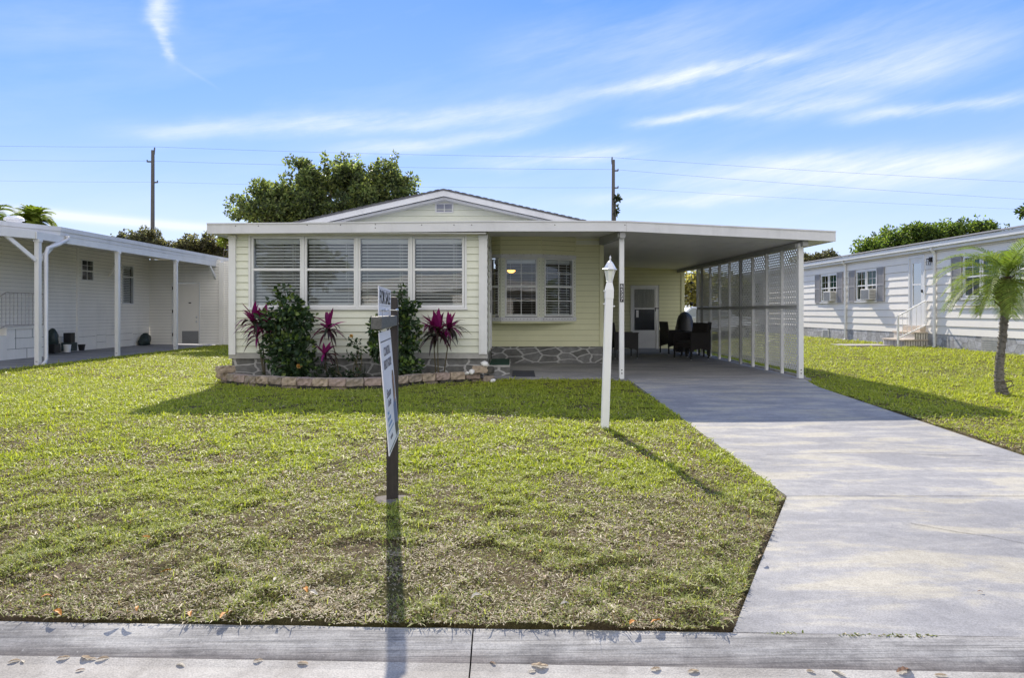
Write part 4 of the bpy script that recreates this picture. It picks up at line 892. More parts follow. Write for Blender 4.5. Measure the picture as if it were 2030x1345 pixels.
def cordyline(label, stems, seed):
    bx, by, bz = stems[0][0]; T = thing('cordyline', (bx, by, bz), label, 'cordyline')
    for k, (b, crown, sc, nmag) in enumerate(stems):
        b = Vector(b); c = Vector(crown); mid = b.lerp(c, .55)+Vector((.02*math.sin(k*3+seed), 0, 0)); mb = MB(); mb.tube([b-Vector((0, 0, .04)), mid, c], [.013, .010, .009], 7); mb.build('stem', M['stem'], T)
        straps(T, c+Vector((0, 0, .03)), nmag, (.22*sc, .38*sc), (.65, 1.45), MAG, .062*sc, seed*10+k, (.2, .7), 'young_leaves')
        straps(T, c, int(20*sc), (.30*sc, .46*sc), (.05, .95), DRK+[MAG[1]], .036*sc, seed*10+k+5, (1.1, 2.2), 'old_leaves')
    return T
cordyline('red leaved cordyline with drooping dark leaves at the left corner of the flower bed', [(P3(523, 742, 11.75), P3(503, 640, 11.75), 1.0, 9), (P3(526, 742, 11.85), P3(521, 648, 11.85), 1.15, 11), (P3(524, 744, 11.7), P3(510, 668, 11.65), .8, 6)], 1)
cordyline('magenta cordyline in the middle of the flower bed with a second low crown', [(P3(673, 742, 11.8), P3(651, 655, 11.8), 1.05, 8), (P3(650, 745, 11.7), P3(644, 708, 11.6), .85, 8)], 2)
cordyline('three stemmed magenta cordyline on bare thin stems right of the sign', [(P3(864, 738, 11.9), P3(857, 651, 11.9), 1.0, 8), (P3(869, 740, 11.85), P3(868, 664, 11.85), 1.2, 11), (P3(880, 738, 11.95), P3(891, 653, 11.95), 1.05, 8)], 3)
# rose bush with one yellow flower
T = shrub('rose_bush', 'thin rose bush with one pale yellow bloom near the middle of the flower bed', 'rose bush', (*P3(707, 744, 11.8)[:2], .05), [cl(700, 680, 11.8, 13, 9), cl(712, 694, 11.8, 9, 12), cl(697, 708, 11.8, 14, 8), cl(708, 725, 11.8, 8, 12)], 95, .075, ((.03, .06, .025), (.05, .09, .03)), 5)
def bloom(T, q, r_):
    n_ = 26; C = np.repeat(np.array([q[:]]), n_, 0); A = unit(rng.normal(size=(n_, 3))+np.array([0, -.3, .6])); leaves('flower', C, A, np.full(n_, r_), np.full(n_, r_*.8), rgbv((.62, .42, .14), n_, .15), M['leaf'], T)
bloom(T, at(696, 667, 11.8), .04)
T = thing('fading_hibiscus_bloom', at(593, 727, 11.4), 'single pale orange bloom fallen on the dark foliage of the left shrub', 'flower'); bloom(T, at(593, 727, 11.4), .05)
def tuft(label, px, py, D, n_, L, cols, wd=.008, grp=None):
    b = at(px, py, D); b.z = .055; T = thing('grass_tuft', b, label, 'grass tuft', grp); straps(T, b, n_, (L*.6, L), (.5, 1.5), cols, wd, int(px), (.6, 1.8), 'blades')
GRN = [(.03, .06, .02), (.05, .08, .03), (.04, .045, .025)]
tuft('fine dark grassy tuft in the bed left of the sign post', 722, 748, 11.5, 60, .34, [(.06, .065, .05), (.035, .045, .03)], .006)
tuft('grassy tuft beneath the low magenta cordyline crown', 627, 748, 11.5, 40, .28, GRN)
tuft('small grassy tuft at the foot of the left cordyline', 522, 748, 11.6, 26, .18, GRN)
tuft('shrivelled dark tuft at the foot of the three stemmed cordyline', 872, 738, 11.85, 60, .17, [(.035, .025, .025), (.06, .035, .03)], .014)
tuft('low grassy tuft behind the edging next to the middle cordyline', 662, 750, 11.5, 30, .18, GRN)
shrub('low_ground_plant', 'low dark leafy plant filling the bed beneath the rose bush', 'plant', (*P3(690, 750, 11.55)[:2], .05), [cl(690, 745, 11.55, 22, 9), cl(655, 735, 11.6, 16, 12)], 190, .06, ((.02, .04, .02), (.04, .06, .02)), 3)
# ------------------------------------------------------------------ wicker chairs, table, grill
def chair(label, x, y, rz_, first=None):
    if first:
        T = copy_tree(first); T.location = (x, y, .008+.0035*(y-12.1)); T.rotation_euler = (0, 0, rz_); T['label'] = label; return T
    T = thing('wicker_armchair', (x, y, .008+.0035*(y-12.1)), label, 'armchair', 'dark wicker armchairs under the carport', rz_)
    def bld(mb, nm, m_=None, bv=.008): return mb.build(nm, m_ or M['wicker'], T, local=True, bevel=bv)
    mb = MB(); mb.hexa([(-.27, .22, .30), (.27, .22, .30), (.27, .27, .30), (-.27, .27, .30), (-.26, .30, .90), (.26, .30, .90), (.26, .345, .90), (-.26, .345, .90)]); bld(mb, 'backrest')
    mb = MB(); mb.box(-.27, .27, -.26, .27, .30, .40); bld(mb, 'seat')
    mb = MB(); mb.box(-.24, .24, -.25, .22, .401, .46); bld(mb, 'cushion', mat('dark_cushion', (.03, .028, .03), .9, .2, 10))
    for sx in (-1, 1):
        mb = MB(); x0, x1 = sorted((sx*.275, sx*.315)); N = 8
        for k in range(N):
            ya = -.29+.60*k/N; yb = -.29+.60*(k+1)/N; za = .20+.07*math.sin(math.pi*k/N); zb = .20+.07*math.sin(math.pi*(k+1)/N)
            mb.hexa([(x0, ya, za), (x1, ya, za), (x1, yb, zb), (x0, yb, zb), (x0, ya, .63), (x1, ya, .63), (x1, yb, .63), (x0, yb, .63)])
        mb.box(min(sx*.262, sx*.33), max(sx*.262, sx*.33), -.30, .31, .631, .655); bld(mb, 'armrest', bv=0)
        for yy in (-.27, .29):
            mb = MB(); mb.box(sx*.295-.014, sx*.295+.014, yy-.014, yy+.014, .02, .22); l_ = bld(mb, 'leg', M['black'], 0)
            mb = MB(); mb.lathe([(.013, 0), (.013, .022)], (sx*.295, yy, 0), 8); c_ = mb.build('foot_cap', M['chrome'], None, local=True); c_.parent = l_
    return T
ch0 = chair('dark wicker armchair on the left behind the carport post, facing right', 2.82, 17.3, R(95))
chair('dark wicker armchair in front of the others, its side arm turned to the street', 4.42, 16.9, R(-62), ch0)
chair('dark wicker armchair whose tall back stands highest beside the lattice screen', 4.80, 17.75, R(-100), ch0)
chair('dark wicker armchair farthest back against the yellow rear wall', 4.45, 18.75, R(100), ch0)
T = thing('side_table', (4.75, 18.0, .03), 'small dark glass topped table between the wicker armchairs', 'table')
mb = MB(); mb.box(4.5, 5.0, 17.75, 18.25, .69, .70); mb.build('table_top', glass_mat('table_glass', (.3, .33, .33), 1.5), T)
mb = MB(); mb.box(4.49, 5.01, 17.74, 18.26, .66, .689); mb.build('apron', M['wicker'], T)
for sx in (4.52, 4.98):
    for s_ in (17.77, 18.23): mb = MB(); mb.box(sx-.02, sx+.02, s_-.02, s_+.02, .03, .66); mb.build('leg', M['wicker'], T)
T = thing('covered_grill', (5.02, 19.9, .03), 'barbecue grill under a black vinyl cover at the back corner of the carport', 'grill')
mb = MB(); prof = [(.27, 0, 0), (.285, 0, .35), (.27, 0, .72), (.255, 0, .74), (.235, 0, .90), (.19, 0, 1.04), (.10, 0, 1.14), (.02, 0, 1.17)]
ns = 20; o = len(mb.v)
for r_, _, z in prof:
    for k in range(ns):
        t = 2*math.pi*k/ns; w = 1+.04*math.sin(5*t+z*3)+.03*math.sin(9*t); ex_ = .62; cx_ = math.copysign(abs(math.cos(t))**ex_, math.cos(t)); sx_ = math.copysign(abs(math.sin(t))**ex_, math.sin(t)); mb.v.append((5.02+r_*w*cx_*.93, 19.9+r_*w*sx_, .03+z))
for i in range(len(prof)-1):
    for k in range(ns): mb.f.append((i*ns+k, i*ns+(k+1) % ns, (i+1)*ns+(k+1) % ns, (i+1)*ns+k)); mb.m.append(0)
mb.build('cover', M['tarp'], T, smooth=True)
mb = MB(); mb.tube([(5.02, 19.58, 1.02), (5.02, 19.9, 1.215), (5.02, 20.15, 1.1)], .008, 6); mb.build('cover_handle', M['tarp'], T)
T = thing('wind_chime', at(1371, 545, 20.4), 'black wind chime hanging at the open corner behind the carport', 'wind chime')
mb = MB(); q = lambda y: at(1371, y, 20.4); mb.tube([q(528), q(612)], .004, 5); mb.build('cord', M['black'], T)
mb = MB(); c = q(561); mb.lathe([(.005, -.04), (.085, 0), (.005, .035)], c, 4); mb.build('diamond_top', M['black'], T)
mb = MB(); mb.lathe([(.005, -.03), (.03, -.01), (.03, .01), (.005, .03)], q(574), 8); mb.build('bead', M['black'], T)
mb = MB(); mb.lathe([(.01, -.055), (.05, -.03), (.06, 0), (.045, .04), (.01, .055)], q(603), 12); mb.build('ball', M['black'], T, smooth=True)

# ------------------------------------------------------------------ left neighbour
NL = thing('neighbour_house', (-13.3, 18, 0), 'white sided neighbouring home on the left with a long open porch', 'house')
FW = Fr((-13.3, 8.0), (0, 1), (1, 0))
h1 = (21.04-8, 21.65-8, 2.17, 2.82); h2 = (23.25-8, 23.95-8, 1.45, 2.80)
mb = MB(); siding(mb, FW, 0, 17.0, .62, 3.25, ex=.105, dp=.012, holes=[h1, h2], back=.08); mb.build('side_wall', [M['siding_w'], M['siding_w_g']], NL)
window(NL, FW, h1[0]+.03, h1[1]-.03, h1[2]+.03, h1[3]-.03, 2.47, fw=.03, munt=(2, (2.64,)), glass='glassd', d=.02)
window(NL, FW, h2[0]+.04, h2[1]-.04, h2[2]+.04, h2[3]-.04, 2.4, fw=.04, glass='glass', d=.02, blinds=(.06, .9, None))
mb = MB(); mb.box(-16.5, -16.4, 8, 25, 0, 3.2); mb.box(-16.4, -13.4, 8, 8.1, 0, 3.2); mb.box(-16.4, -13.4, 24.9, 25, 0, 3.2); mb.box(-16.4, -13.4, 8.1, 24.9, 3.15, 3.2); mb.box(-16.4, -13.4, 8.1, 24.9, .5, .55); mb.build('room', M['room'], NL)
# panelled skirt with random ashlar grooves
mb = MB(); y = 8.0; r = random.Random(4)
while y < 24.95:
    w = r.choice([.5, .8, 1.2]); w = min(w, 24.98-y); hs = r.choice([[0, .30, .62], [0, .22, .45, .62], [0, .42, .62]])
    for a, b in zip(hs[:-1], hs[1:]):
        if r.random() < .4 and w > .7: mb.box(-13.34, -13.285, y+.004, y+w*.4-.004, a+.005, b-.005); mb.box(-13.34, -13.285, y+w*.4+.004, y+w-.004, a+.005, b-.005)
        else: mb.box(-13.34, -13.285, y+.004, y+w-.004, a+.005, b-.005)
    y += w
mb.box(-13.4, -13.33, 8, 25, -.1, .63, 1); mb.build('skirt_panel', [M['siding_w'], M['joint']], NL)
mb = MB()
for y in (16.2, 20.85, 23.05): mb.box(-13.31, -13.265, y-.045, y+.045, 0, 3.2)
mb.build('pilaster', M['siding_w'], NL)
# shed at the back of the porch
FSH = Fr((-13.3, 25.0), (1, 0), (0, -1)); Us = lambda X: X+13.3
mb = MB(); siding(mb, FSH, 0, 2.56, .0, 3.1, ex=.105, dp=.012, holes=[(Us(-12.47), Us(-11.44), 0, 2.27)]); siding(mb, Fr((-10.58, 25.02), (1, 0), (0, -1)), 0, 2.0, -.02, 3.05, ex=.085, dp=.014)
mb.box(-10.74, -10.58, 24.95, 25.06, -.02, 3.0); mb.build('shed_wall', [M['siding_w'], M['siding_w_g']], NL)
mb = MB(); FSH.box(mb, Us(-12.47), Us(-12.43), -.05, .02, 0, 2.27); FSH.box(mb, Us(-11.48), Us(-11.44), -.05, .02, 0, 2.27); FSH.box(mb, Us(-12.43), Us(-11.48), -.05, .02, 2.235, 2.27); dd = mb.build('shed_door', M['white'], NL)
mb = MB(); FSH.box(mb, Us(-12.425), Us(-11.485), -.03, .005, .02, 2.23); mb.build('door_leaf', M['siding_r'], dd)
mb = MB(); FSH.box(mb, Us(-12.1), Us(-11.50), .006, .010, .03, .49); mb.build('kick_plate', mat('kick_plate_grey', (.25, .25, .25), .5), dd)
mb = MB()
for z in (.75, .58): mb.lathe([(.02, 0), (.035, .03), (.02, .05)], FSH(Us(-11.56), .005, z+.25), 10, ax=Matrix(((1, 0, 0), (0, 0, -1), (0, 1, 0))))
mb.build('door_handle', M['chrome'], dd)
mb = MB(); FSH.box(mb, Us(-11.86), Us(-11.77), .006, .012, 1.50, 1.54)
for z in (.3, 1.15, 2.0): FSH.box(mb, Us(-12.455), Us(-12.43), .006, .028, z, z+.12)
mb.build('hinge', M['joint'], dd)
# porch structure
PE = [(-13.4, 11.4), (-12.3, 13.45), (-11.43, 15.2), (-10.83, 16.35), (-10.83, 26.6)]
def zfas(y): return 3.235
mb = MB()
for a, b in zip(PE[:-1], PE[1:]):
    d_ = Vector((b[0]-a[0], b[1]-a[1], 0)).normalized(); n_ = Vector((-d_.y, d_.x, 0))
    A0 = Vector((*a, 0)); B0 = Vector((*b, 0))
    for t0, t1, za, zb in ((0, .04, 3.03, 3.225), (-.02, .0, 3.13, 3.235)):
        mb.hexa([A0+n_*t0+Vector((0, 0, za)), B0+n_*t0+Vector((0, 0, za)), B0+n_*t1+Vector((0, 0, za)), A0+n_*t1+Vector((0, 0, za)), A0+n_*t0+Vector((0, 0, zb)), B0+n_*t0+Vector((0, 0, zb)), B0+n_*t1+Vector((0, 0, zb)), A0+n_*t1+Vector((0, 0, zb))])
mb.build('porch_fascia', M['whiteb'], NL)
mb = MB(); P_ = PE+[(-13.3, 26.6), (-14.5, 26.6), (-14.5, 11.4)]
mb.prism([(x-.05, y+.0) for x, y in PE]+[(-13.35, 26.6), (-13.45, 11.4)], lambda x, y: (x, y, 3.08+.03*(-10.83-x)), lambda x, y: (x, y, 3.20+.03*(-10.83-x))); mb.build('porch_roof', M['soffit'], NL)
mb = MB(); mb.hexa([(-13.4, 8, 3.27), (-13.3, 8, 3.27), (-13.3, 26.6, 3.27), (-13.4, 26.6, 3.27), (-13.4, 8, 3.30), (-13.3, 8, 3.30), (-13.3, 26.6, 3.30), (-13.4, 26.6, 3.30)])
mb.hexa([(-17, 8, 3.62), (-12.6, 8, 3.24), (-12.6, 26.6, 3.24), (-17, 26.6, 3.62), (-17, 8, 3.68), (-12.6, 8, 3.28), (-12.6, 26.6, 3.28), (-17, 26.6, 3.68)]); mb.build('roof', M['whiteb'], NL)
mb = MB(); mb.box(-10.92, -10.84, 15.55, 25.4, 2.86, 3.03); d_ = Vector((-.55, -1.05, 0)).normalized(); a = Vector((-10.9, 15.55, 2.95)); mb.bar(a, a+d_*4.2, .08, .17); mb.build('porch_beam', M['white'], NL)
for y in (15.65, 18.8, 22.05, 25.2):
    mb = MB(); mb.box(-10.93, -10.83, y-.05, y+.05, -.04, 2.858); mb.box(-10.95, -10.81, y-.06, y+.06, 2.80, 2.86); o = mb.build('post', M['white'], NL)
    b = MB(); b.box(-10.90, -10.885, y-.056, y-.0505, .05, .065); b.box(-10.875, -10.86, y-.056, y-.0505, .05, .065); b.box(-10.885, -10.875, y-.056, y-.0505, 2.9, 2.92); b.build('bolt', M['joint'], o)
mb = MB(); d2 = Vector((-.464, -.886, 0)); a = Vector((-10.90, 15.6, 2.38)); mb.bar(a, a+d2*.62+Vector((0, 0, .52)), .06, .08); mb.build('brace', M['white'], NL)
mb = MB(); mb.bar((-10.88, 15.7, 2.38), (-10.88, 16.3, 2.88), .06, .08); mb.build('brace', M['white'], NL)
mb = MB(); mb.bar((-10.88, 25.15, 2.30), (-10.88, 24.5, 2.86), .06, .08); mb.build('brace', M['white'], NL)
mb = MB(); mb.bar((-13.22, 22.35, 2.35), (-12.85, 22.35, 2.9), .05, .06); mb.build('brace', M['siding_w'], NL)
mb = MB(); g_ = Vector((-10.80, 16.55, 3.04)); mb.tube([g_, g_+Vector((0, 0, -.10)), (-10.80, 16.25, 2.80), (-10.80, 15.86, 2.68), (-10.80, 15.80, 2.55), (-10.80, 15.80, .10), (-10.78, 15.75, .03), (-10.66, 15.5, -.01)], .045, 8); mb.build('downspout', M['whiteb'], NL, smooth=True)
# stoop with railing
mb = MB(); mb.box(-13.28, -12.6, 17.0, 18.5, -.02, .76); mb.box(-13.28, -12.57, 16.98, 18.52, .762, .80)
for k, z in enumerate((.60, .40, .20)): mb.box(-13.28, -12.6, 16.72-.28*k, 16.995-.28*k, -.02, z)
mb.build('stoop', [M['siding_w']], NL)
mb = MB()
for a, b, z in ((17.0, 17.7, .25), (17.7, 18.5, .25), (17.25, 18.5, .52)): mb.box(-12.599, -12.594, a+.01, b, z, z+.008)
for y, a, b in ((17.7, 0, .25), (17.3, .25, .76), (18.0, .25, .52), (17.9, .52, .76)): mb.box(-12.599, -12.594, y, y+.008, a, b)
mb.build('stoop_joint', M['joint'], NL)
mb = MB(); X = -12.62; mb.tube([(X, 16.0, 1.15), (X, 17.0, 1.68), (X, 18.5, 1.68)], .014, 6); mb.tube([(X, 16.0, .45), (X, 17.0, .86), (X, 18.5, .86)], .010, 6)
for k in range(12): y = 17.0+k*.135; mb.tube([(X, y, .84), (X, y, 1.68)], .008, 5)
for k in range(1, 8): y = 17.0-k*.135; mb.tube([(X, y, .84-k*.056), (X, y, 1.68-k*.071)], .008, 5)
mb.build('railing', mat('rusty_white_iron', (.42, .38, .35), .7, .3, 18, dirt=(.16, .09, .06), dirt_amt=.7), NL)
q = at(28, 437, 20.5); mb = MB(); mb.lathe([(.20, -.3), (.20, .0), (.27, .0), (.26, .06), (.16, .12), (.02, .135)], q, 14); mb.build('roof_vent', M['whiteb'], NL, smooth=False)
# things left on the porch
def lump(name, label, cat, c, r3, m_, seed, n_=14, group=None):
    r = random.Random(seed); mb = MB(); rings = 7
    for i in range(rings+1):
        ph = math.pi*i/rings; 
        for k in range(n_):
            t = 2*math.pi*k/n_; w = 1+r.uniform(-.12, .12); rs_ = math.sin(ph) if ph > 1.4 else (.05 if i == 0 else .86+.1*i); w *= 1+.18*math.sin(t*3+i); mb.v.append((c[0]+r3[0]*rs_*math.cos(t)*w, c[1]+r3[1]*rs_*math.sin(t)*w, c[2]+r3[2]*(1-math.cos(ph))*(1+.12*math.sin(2*t+1))))
    for i in range(rings):
        for k in range(n_): mb.f.append((i*n_+k, i*n_+(k+1) % n_, (i+1)*n_+(k+1) % n_, (i+1)*n_+k)); mb.m.append(0)
    return tag(mb.build(name, m_, loc=c, smooth=True), label, cat)
lump('garden_bag', 'dark green rubbish bag slumped on the left porch beside the downspout', 'bag', (-12.88, 19.1, .25), (.14, .14, .22), M['plast_d'], 3)
mb = MB(); mb.box(-13.02, -12.74, 18.98, 19.25, .035, .30); tag(mb.build('storage_tub', M['black'], bevel=.02, loc=(-12.83, 19.1, .035)), 'black plastic tub under the dark green bag on the left porch', 'tub')
mb = MB(); mb.box(-13.1, -12.88, 19.9, 20.1, .30, .58); tag(mb.build('planter_box', M['black'], bevel=.01, loc=(-12.95, 20, .3)), 'square black planter stacked on top of the small green tub on the left porch', 'planter')
mb = MB(); mb.box(-13.14, -12.84, 19.85, 20.15, .05, .298); tag(mb.build('planter_tub', M['plast_d'], bevel=.02, loc=(-12.95, 20, .05)), 'low green tub beneath the square black planter on the left porch', 'tub')
mb = MB(); mb.lathe([(.08, 0), (.095, .2), (.105, .21), (.1, .22)], (-12.72, 19.5, .04), 16); T = tag(mb.build('bucket', M['white'], loc=(-12.72, 19.5, .04), smooth=False), 'small white bucket among the pots on the left porch', 'bucket')
mb = MB(); mb.lathe([(.07, 0), (.10, .17), (.11, .18)], (-12.88, 20.4, .04), 14); tag(mb.build('plant_pot', M['black'], loc=(-12.88, 20.4, .04)), 'empty black plant pot at the end of the clutter on the left porch', 'pot')
lump('covered_heap', 'dark teal tarpaulin heap in the corner between left neighbour wall and shed', 'tarpaulin', (-13.08, 24.3, .0), (.15, .26, .20), M['plast_d'], 9)

# ------------------------------------------------------------------ right neighbour
NR = thing('neighbour_house', (12.3, 20, .1), 'white sided neighbouring home on the right with grey shutters and brick steps', 'house')
XR_ = 12.3; FRT = Fr((XR_, 40.0), (0, -1), (-1, 0)); Ur = lambda D: 40.0-D
def Dx(x): return XR_*F/(x-CX)
def zD(y, D): return CH-(y-HY)/F*D
winA = (Ur(Dx(1629)), Ur(Dx(1660)), 1.60, 2.62); winB = (Ur(Dx(1699)), Ur(Dx(1739)), 1.60, 2.62); winC = (Ur(Dx(1912)), Ur(Dx(1985)), 1.60, 2.68); winD = (Ur(35.4), Ur(34.0), 1.6, 2.62)
dor = (Ur(21.15), Ur(20.32), .78, 2.90)
holes = [(w[0]-.02, w[1]+.02, w[2]-.02, w[3]+.02) for w in (winA, winB, winC, winD)]+[(dor[0], dor[1], dor[2], dor[3])]
mb = MB(); siding(mb, FRT, 0, 31, .55, 3.06, ex=.238, dp=.022, holes=holes); siding(mb, Fr((XR_+7, 40), (-1, 0), (0, 1)), 0, 7, .2, 3.1, back=0)
mb.build('side_wall', [M['siding_r'], M['siding_r_g']], NR)
mb = MB()
z = .55
while z < 3.0: mb.hexa([FRT(0, .0215, z-.012), FRT(31, .0215, z-.012), FRT(31, .0, z-.012), FRT(0, .0, z-.012), FRT(0, .0215, z+.0), FRT(31, .0215, z+.0), FRT(31, .0, z+.0), FRT(0, .0, z+.0)]) if False else None; z += .238
mb = MB(); mb.box(XR_-.01, XR_+.08, 9, 40, -.1, .55); mb.build('stone_skirt', M['stoner'], NR)
mb = MB(); mb.box(XR_+2.5, XR_+2.6, 9, 40, 0, 3.02); mb.box(XR_+.1, XR_+2.5, 9, 9.1, 0, 3.02); mb.box(XR_+.1, XR_+2.5, 39.8, 39.9, 0, 3.02); mb.box(XR_+.1, XR_+2.5, 9.1, 39.8, 2.98, 3.02); mb.box(XR_+.1, XR_+2.5, 9.1, 39.8, .5, .55); mb.build('room', M['room'], NR)
mb = MB()     # eave with gutter
mb.box(XR_-.13, XR_-.11, 9, 40.3, 2.98, 3.19); mb.box(XR_-.20, XR_-.131, 9, 40.3, 3.07, 3.20); mb.box(XR_-.109, XR_, 9, 40.3, 3.03, 3.055); mb.build('gutter_eave', M['white'], NR)
mb = MB(); mb.hexa([(XR_-.22, 9, 3.203), (XR_+3.7, 9, 3.88), (XR_+3.7, 40.4, 3.88), (XR_-.22, 40.4, 3.203), (XR_-.22, 9, 3.225), (XR_+3.7, 9, 3.92), (XR_+3.7, 40.4, 3.92), (XR_-.22, 40.4, 3.225)]); mb.build('roof', M['shingle'], NR)
for D in (25.1, 19.8):
    mb = MB(); mb.tube([(XR_-.15, D, 3.06), (XR_-.15, D, 3.0), (XR_-.07, D, 2.9), (XR_-.06, D, 2.84), (XR_-.06, D, .2), (XR_-.12, D, .13)], .042, 8); mb.build('downspout', M['white'], NR)
def shutter(u0, u1, z0, z1):
    mb = MB(); FRT.box(mb, u0, u1, .024, .042, z0, z1)
    for a, b in ((u0, u0+.05), (u1-.05, u1)): FRT.box(mb, a, b, .043, .056, z0, z1)
    for z in (z0, (z0+z1)/2-.03, z1-.06): FRT.box(mb, u0+.05, u1-.05, .043, .056, z, z+.06)
    z = z0+.08
    while z < z1-.1: FRT.box(mb, u0+.055, u1-.055, .043, .049, z, z+.018); z += .036
    return mb.build('shutter', M['shut'], NR)
for w, ac in ((winA, 1), (winB, 1), (winC, 0), (winD, 0)):
    um = (w[0]+w[1])/2
    for a, b in ((w[0], um-.03), (um+.03, w[1])): window(NR, FRT, a+.04, b-.03, w[2]+.04, w[3]-.03, (w[2]+w[3])/2, fw=.045, munt=(2, (w[3]-.28,)), glass='glasst', d=.03, blinds=None)
    mb = MB(); FRT.box(mb, w[0], w[1], -.25, -.23, (w[2]+w[3])/2, w[3]); mb.build('curtain', mat('teal_curtain', (.12, .34, .30), .9, .2, 6, (12, 12, .4)), NR)
    shutter(w[0]-.50, w[0]-.06, w[2]-.06, w[3]+.05); shutter(w[1]+.06, w[1]+.50, w[2]-.06, w[3]+.05)
    mb = MB(); FRT.box(mb, w[0]-.06, w[1]+.06, .024, .06, w[2]-.075, w[2]-.03); mb.build('sill', M['white'], NR)
    if ac:
        u0, u1 = w[1]-.66, w[1]-.08; mb = MB(); FRT.box(mb, u0, u1, .0, .24, w[2]+.0, w[2]+.38); a_ = mb.build('air_conditioner', mat('ac_ivory_metal', (.62, .61, .57), .5), NR, bevel=.01)
        g2 = MB()
        for k in range(12): FRT.box(g2, u0+.05, u1-.05, .241, .245, w[2]+.04+k*.026, w[2]+.052+k*.026)
        for k in range(6): FRT.box(g2, u1+.0005, u1+.003, .04, .21, w[2]+.05+k*.05, w[2]+.07+k*.05)
        g2.build('grille', mat('grille_grey', (.15, .15, .15), .7), a_)
        g3 = MB(); FRT.box(g3, u0-.36, u0-.005, .0, .03, w[2]+.03, w[2]+.36); g3.build('filler_panel', mat('accordion_panel', (.5, .5, .47), .7, .1, 40, (1, 30, 1)), a_)
mb = MB(); FRT.box(mb, dor[0], dor[0]+.06, -.06, .035, dor[2], dor[3]); FRT.box(mb, dor[1]-.06, dor[1], -.06, .035, dor[2], dor[3]); FRT.box(mb, dor[0]+.06, dor[1]-.06, -.06, .035, dor[3]-.07, dor[3]); dd = mb.build('door', M['white'], NR)
mb = MB(); a, b = dor[0]+.065, dor[1]-.065; FRT.box(mb, a, a+.13, -.02, .015, dor[2], dor[3]-.07); FRT.box(mb, b-.13, b, -.02, .015, dor[2], dor[3]-.07); FRT.box(mb, a+.13, b-.13, -.02, .015, dor[3]-.22, dor[3]-.07); FRT.box(mb, a+.13, b-.13, -.02, .015, dor[2], dor[2]+.62); FRT.box(mb, a+.13, b-.13, -.02, .018, 2.0, 2.05)
mb.build('door_leaf', M['white'], dd); mb = MB(); FRT.box(mb, a+.13, b-.13, -.01, -.004, dor[2]+.62, dor[3]-.22); mb.build('pane', glass_mat('grey_pane', (.5, .52, .53), .22), dd)
mb = MB(); FRT.box(mb, a, b, -.10, -.09, dor[2], dor[3]); mb.build('inner_door', mat('inner_panel', (.22, .22, .23), .7), dd)
mb = MB(); FRT.box(mb, b-.09, b-.05, .016, .05, 1.78, 1.86); mb.build('door_handle', M['black'], dd)
mb = MB(); q = Vector((XR_-.1, 20.0, 2.68)); mb.box(q.x-.05, q.x+.04, q.y-.045, q.y+.045, q.z+.05, q.z+.08); mb.box(q.x+.03, q.x+.09, q.y-.05, q.y+.05, q.z-.02, q.z+.12)
for sx, s_ in ((-.045, -.04), (-.045, .04), (.03, -.04), (.03, .04)): mb.box(q.x+sx-.005, q.x+sx+.005, q.y+s_-.005, q.y+s_+.005, q.z-.10, q.z+.05)
mb.box(q.x-.05, q.x+.04, q.y-.045, q.y+.045, q.z-.11, q.z-.10); mb.build('wall_lantern', M['black'], NR)
mb = MB(); mb.box(11.6, XR_-.011, 20.2, 21.35, .05, .335); mb.box(11.57, XR_-.011, 20.17, 21.38, .336, .375, 1); mb.box(11.9, XR_-.011, 20.2, 21.3, .376, .56); mb.box(11.87, XR_-.011, 20.17, 21.33, .561, .60, 1); mb.box(12.12, XR_-.011, 20.3, 21.2, .60, .76, 1)
mb.build('brick_steps', [M['brickw'], mat('step_cap', (.55, .47, .38), .8)], NR)
mb = MB()
for k in range(9): mb.box(11.62+k*.075, 11.63+k*.075, 20.192, 20.199, .06, .33)
for k in range(14): mb.box(11.592, 11.599, 20.22+k*.08, 20.23+k*.08, .06, .33)
for k in range(5): mb.box(11.92+k*.075, 11.93+k*.075, 20.192, 20.199, .38, .56)
mb.build('brick_joint', M['joint'], NR)
mb = MB(); mb.bar((11.42, 20.22, .10), (11.42, 20.22, 1.10), .045); mb.bar((12.24, 20.22, .77), (12.24, 20.22, 1.54), .03); mb.bar((11.42, 20.22, 1.07), (12.24, 20.22, 1.52), .035); mb.bar((11.42, 20.22, .40), (12.24, 20.22, .80), .03)
for k in range(1, 6): t = k/6; x = 11.42+.82*t; mb.bar((x, 20.22, .40+.40*t), (x, 20.22, 1.07+.45*t), .012)
mb.build('railing', M['white'], NR)
for a, b, z0, z1, m_ in ((Dx(1644), Dx(1632), .20, .50, 'white'), (Dx(1981), Dx(1948), .13, .53, 'trimgrey')):
    mb = MB(); mb.box(XR_-.035, XR_-.012, a, b, z0, z1); v_ = mb.build('skirt_vent', M[m_], NR)
    g2 = MB()
    for k in range(6): g2.box(XR_-.04, XR_-.0355, a+.03, b-.03, z0+.03+k*(z1-z0)/7, z0+.045+k*(z1-z0)/7)
    g2.build('louvre', M['joint'] if m_ == 'white' else M['greybeam'], v_)
mb = MB(); mb.tube([(XR_-.05, 9.5, 1.36), (XR_-.05, 19.0, 1.36)], .018, 6); mb.build('conduit', M['trimgrey'], NR)
for k in (16.5, 18.2): pass
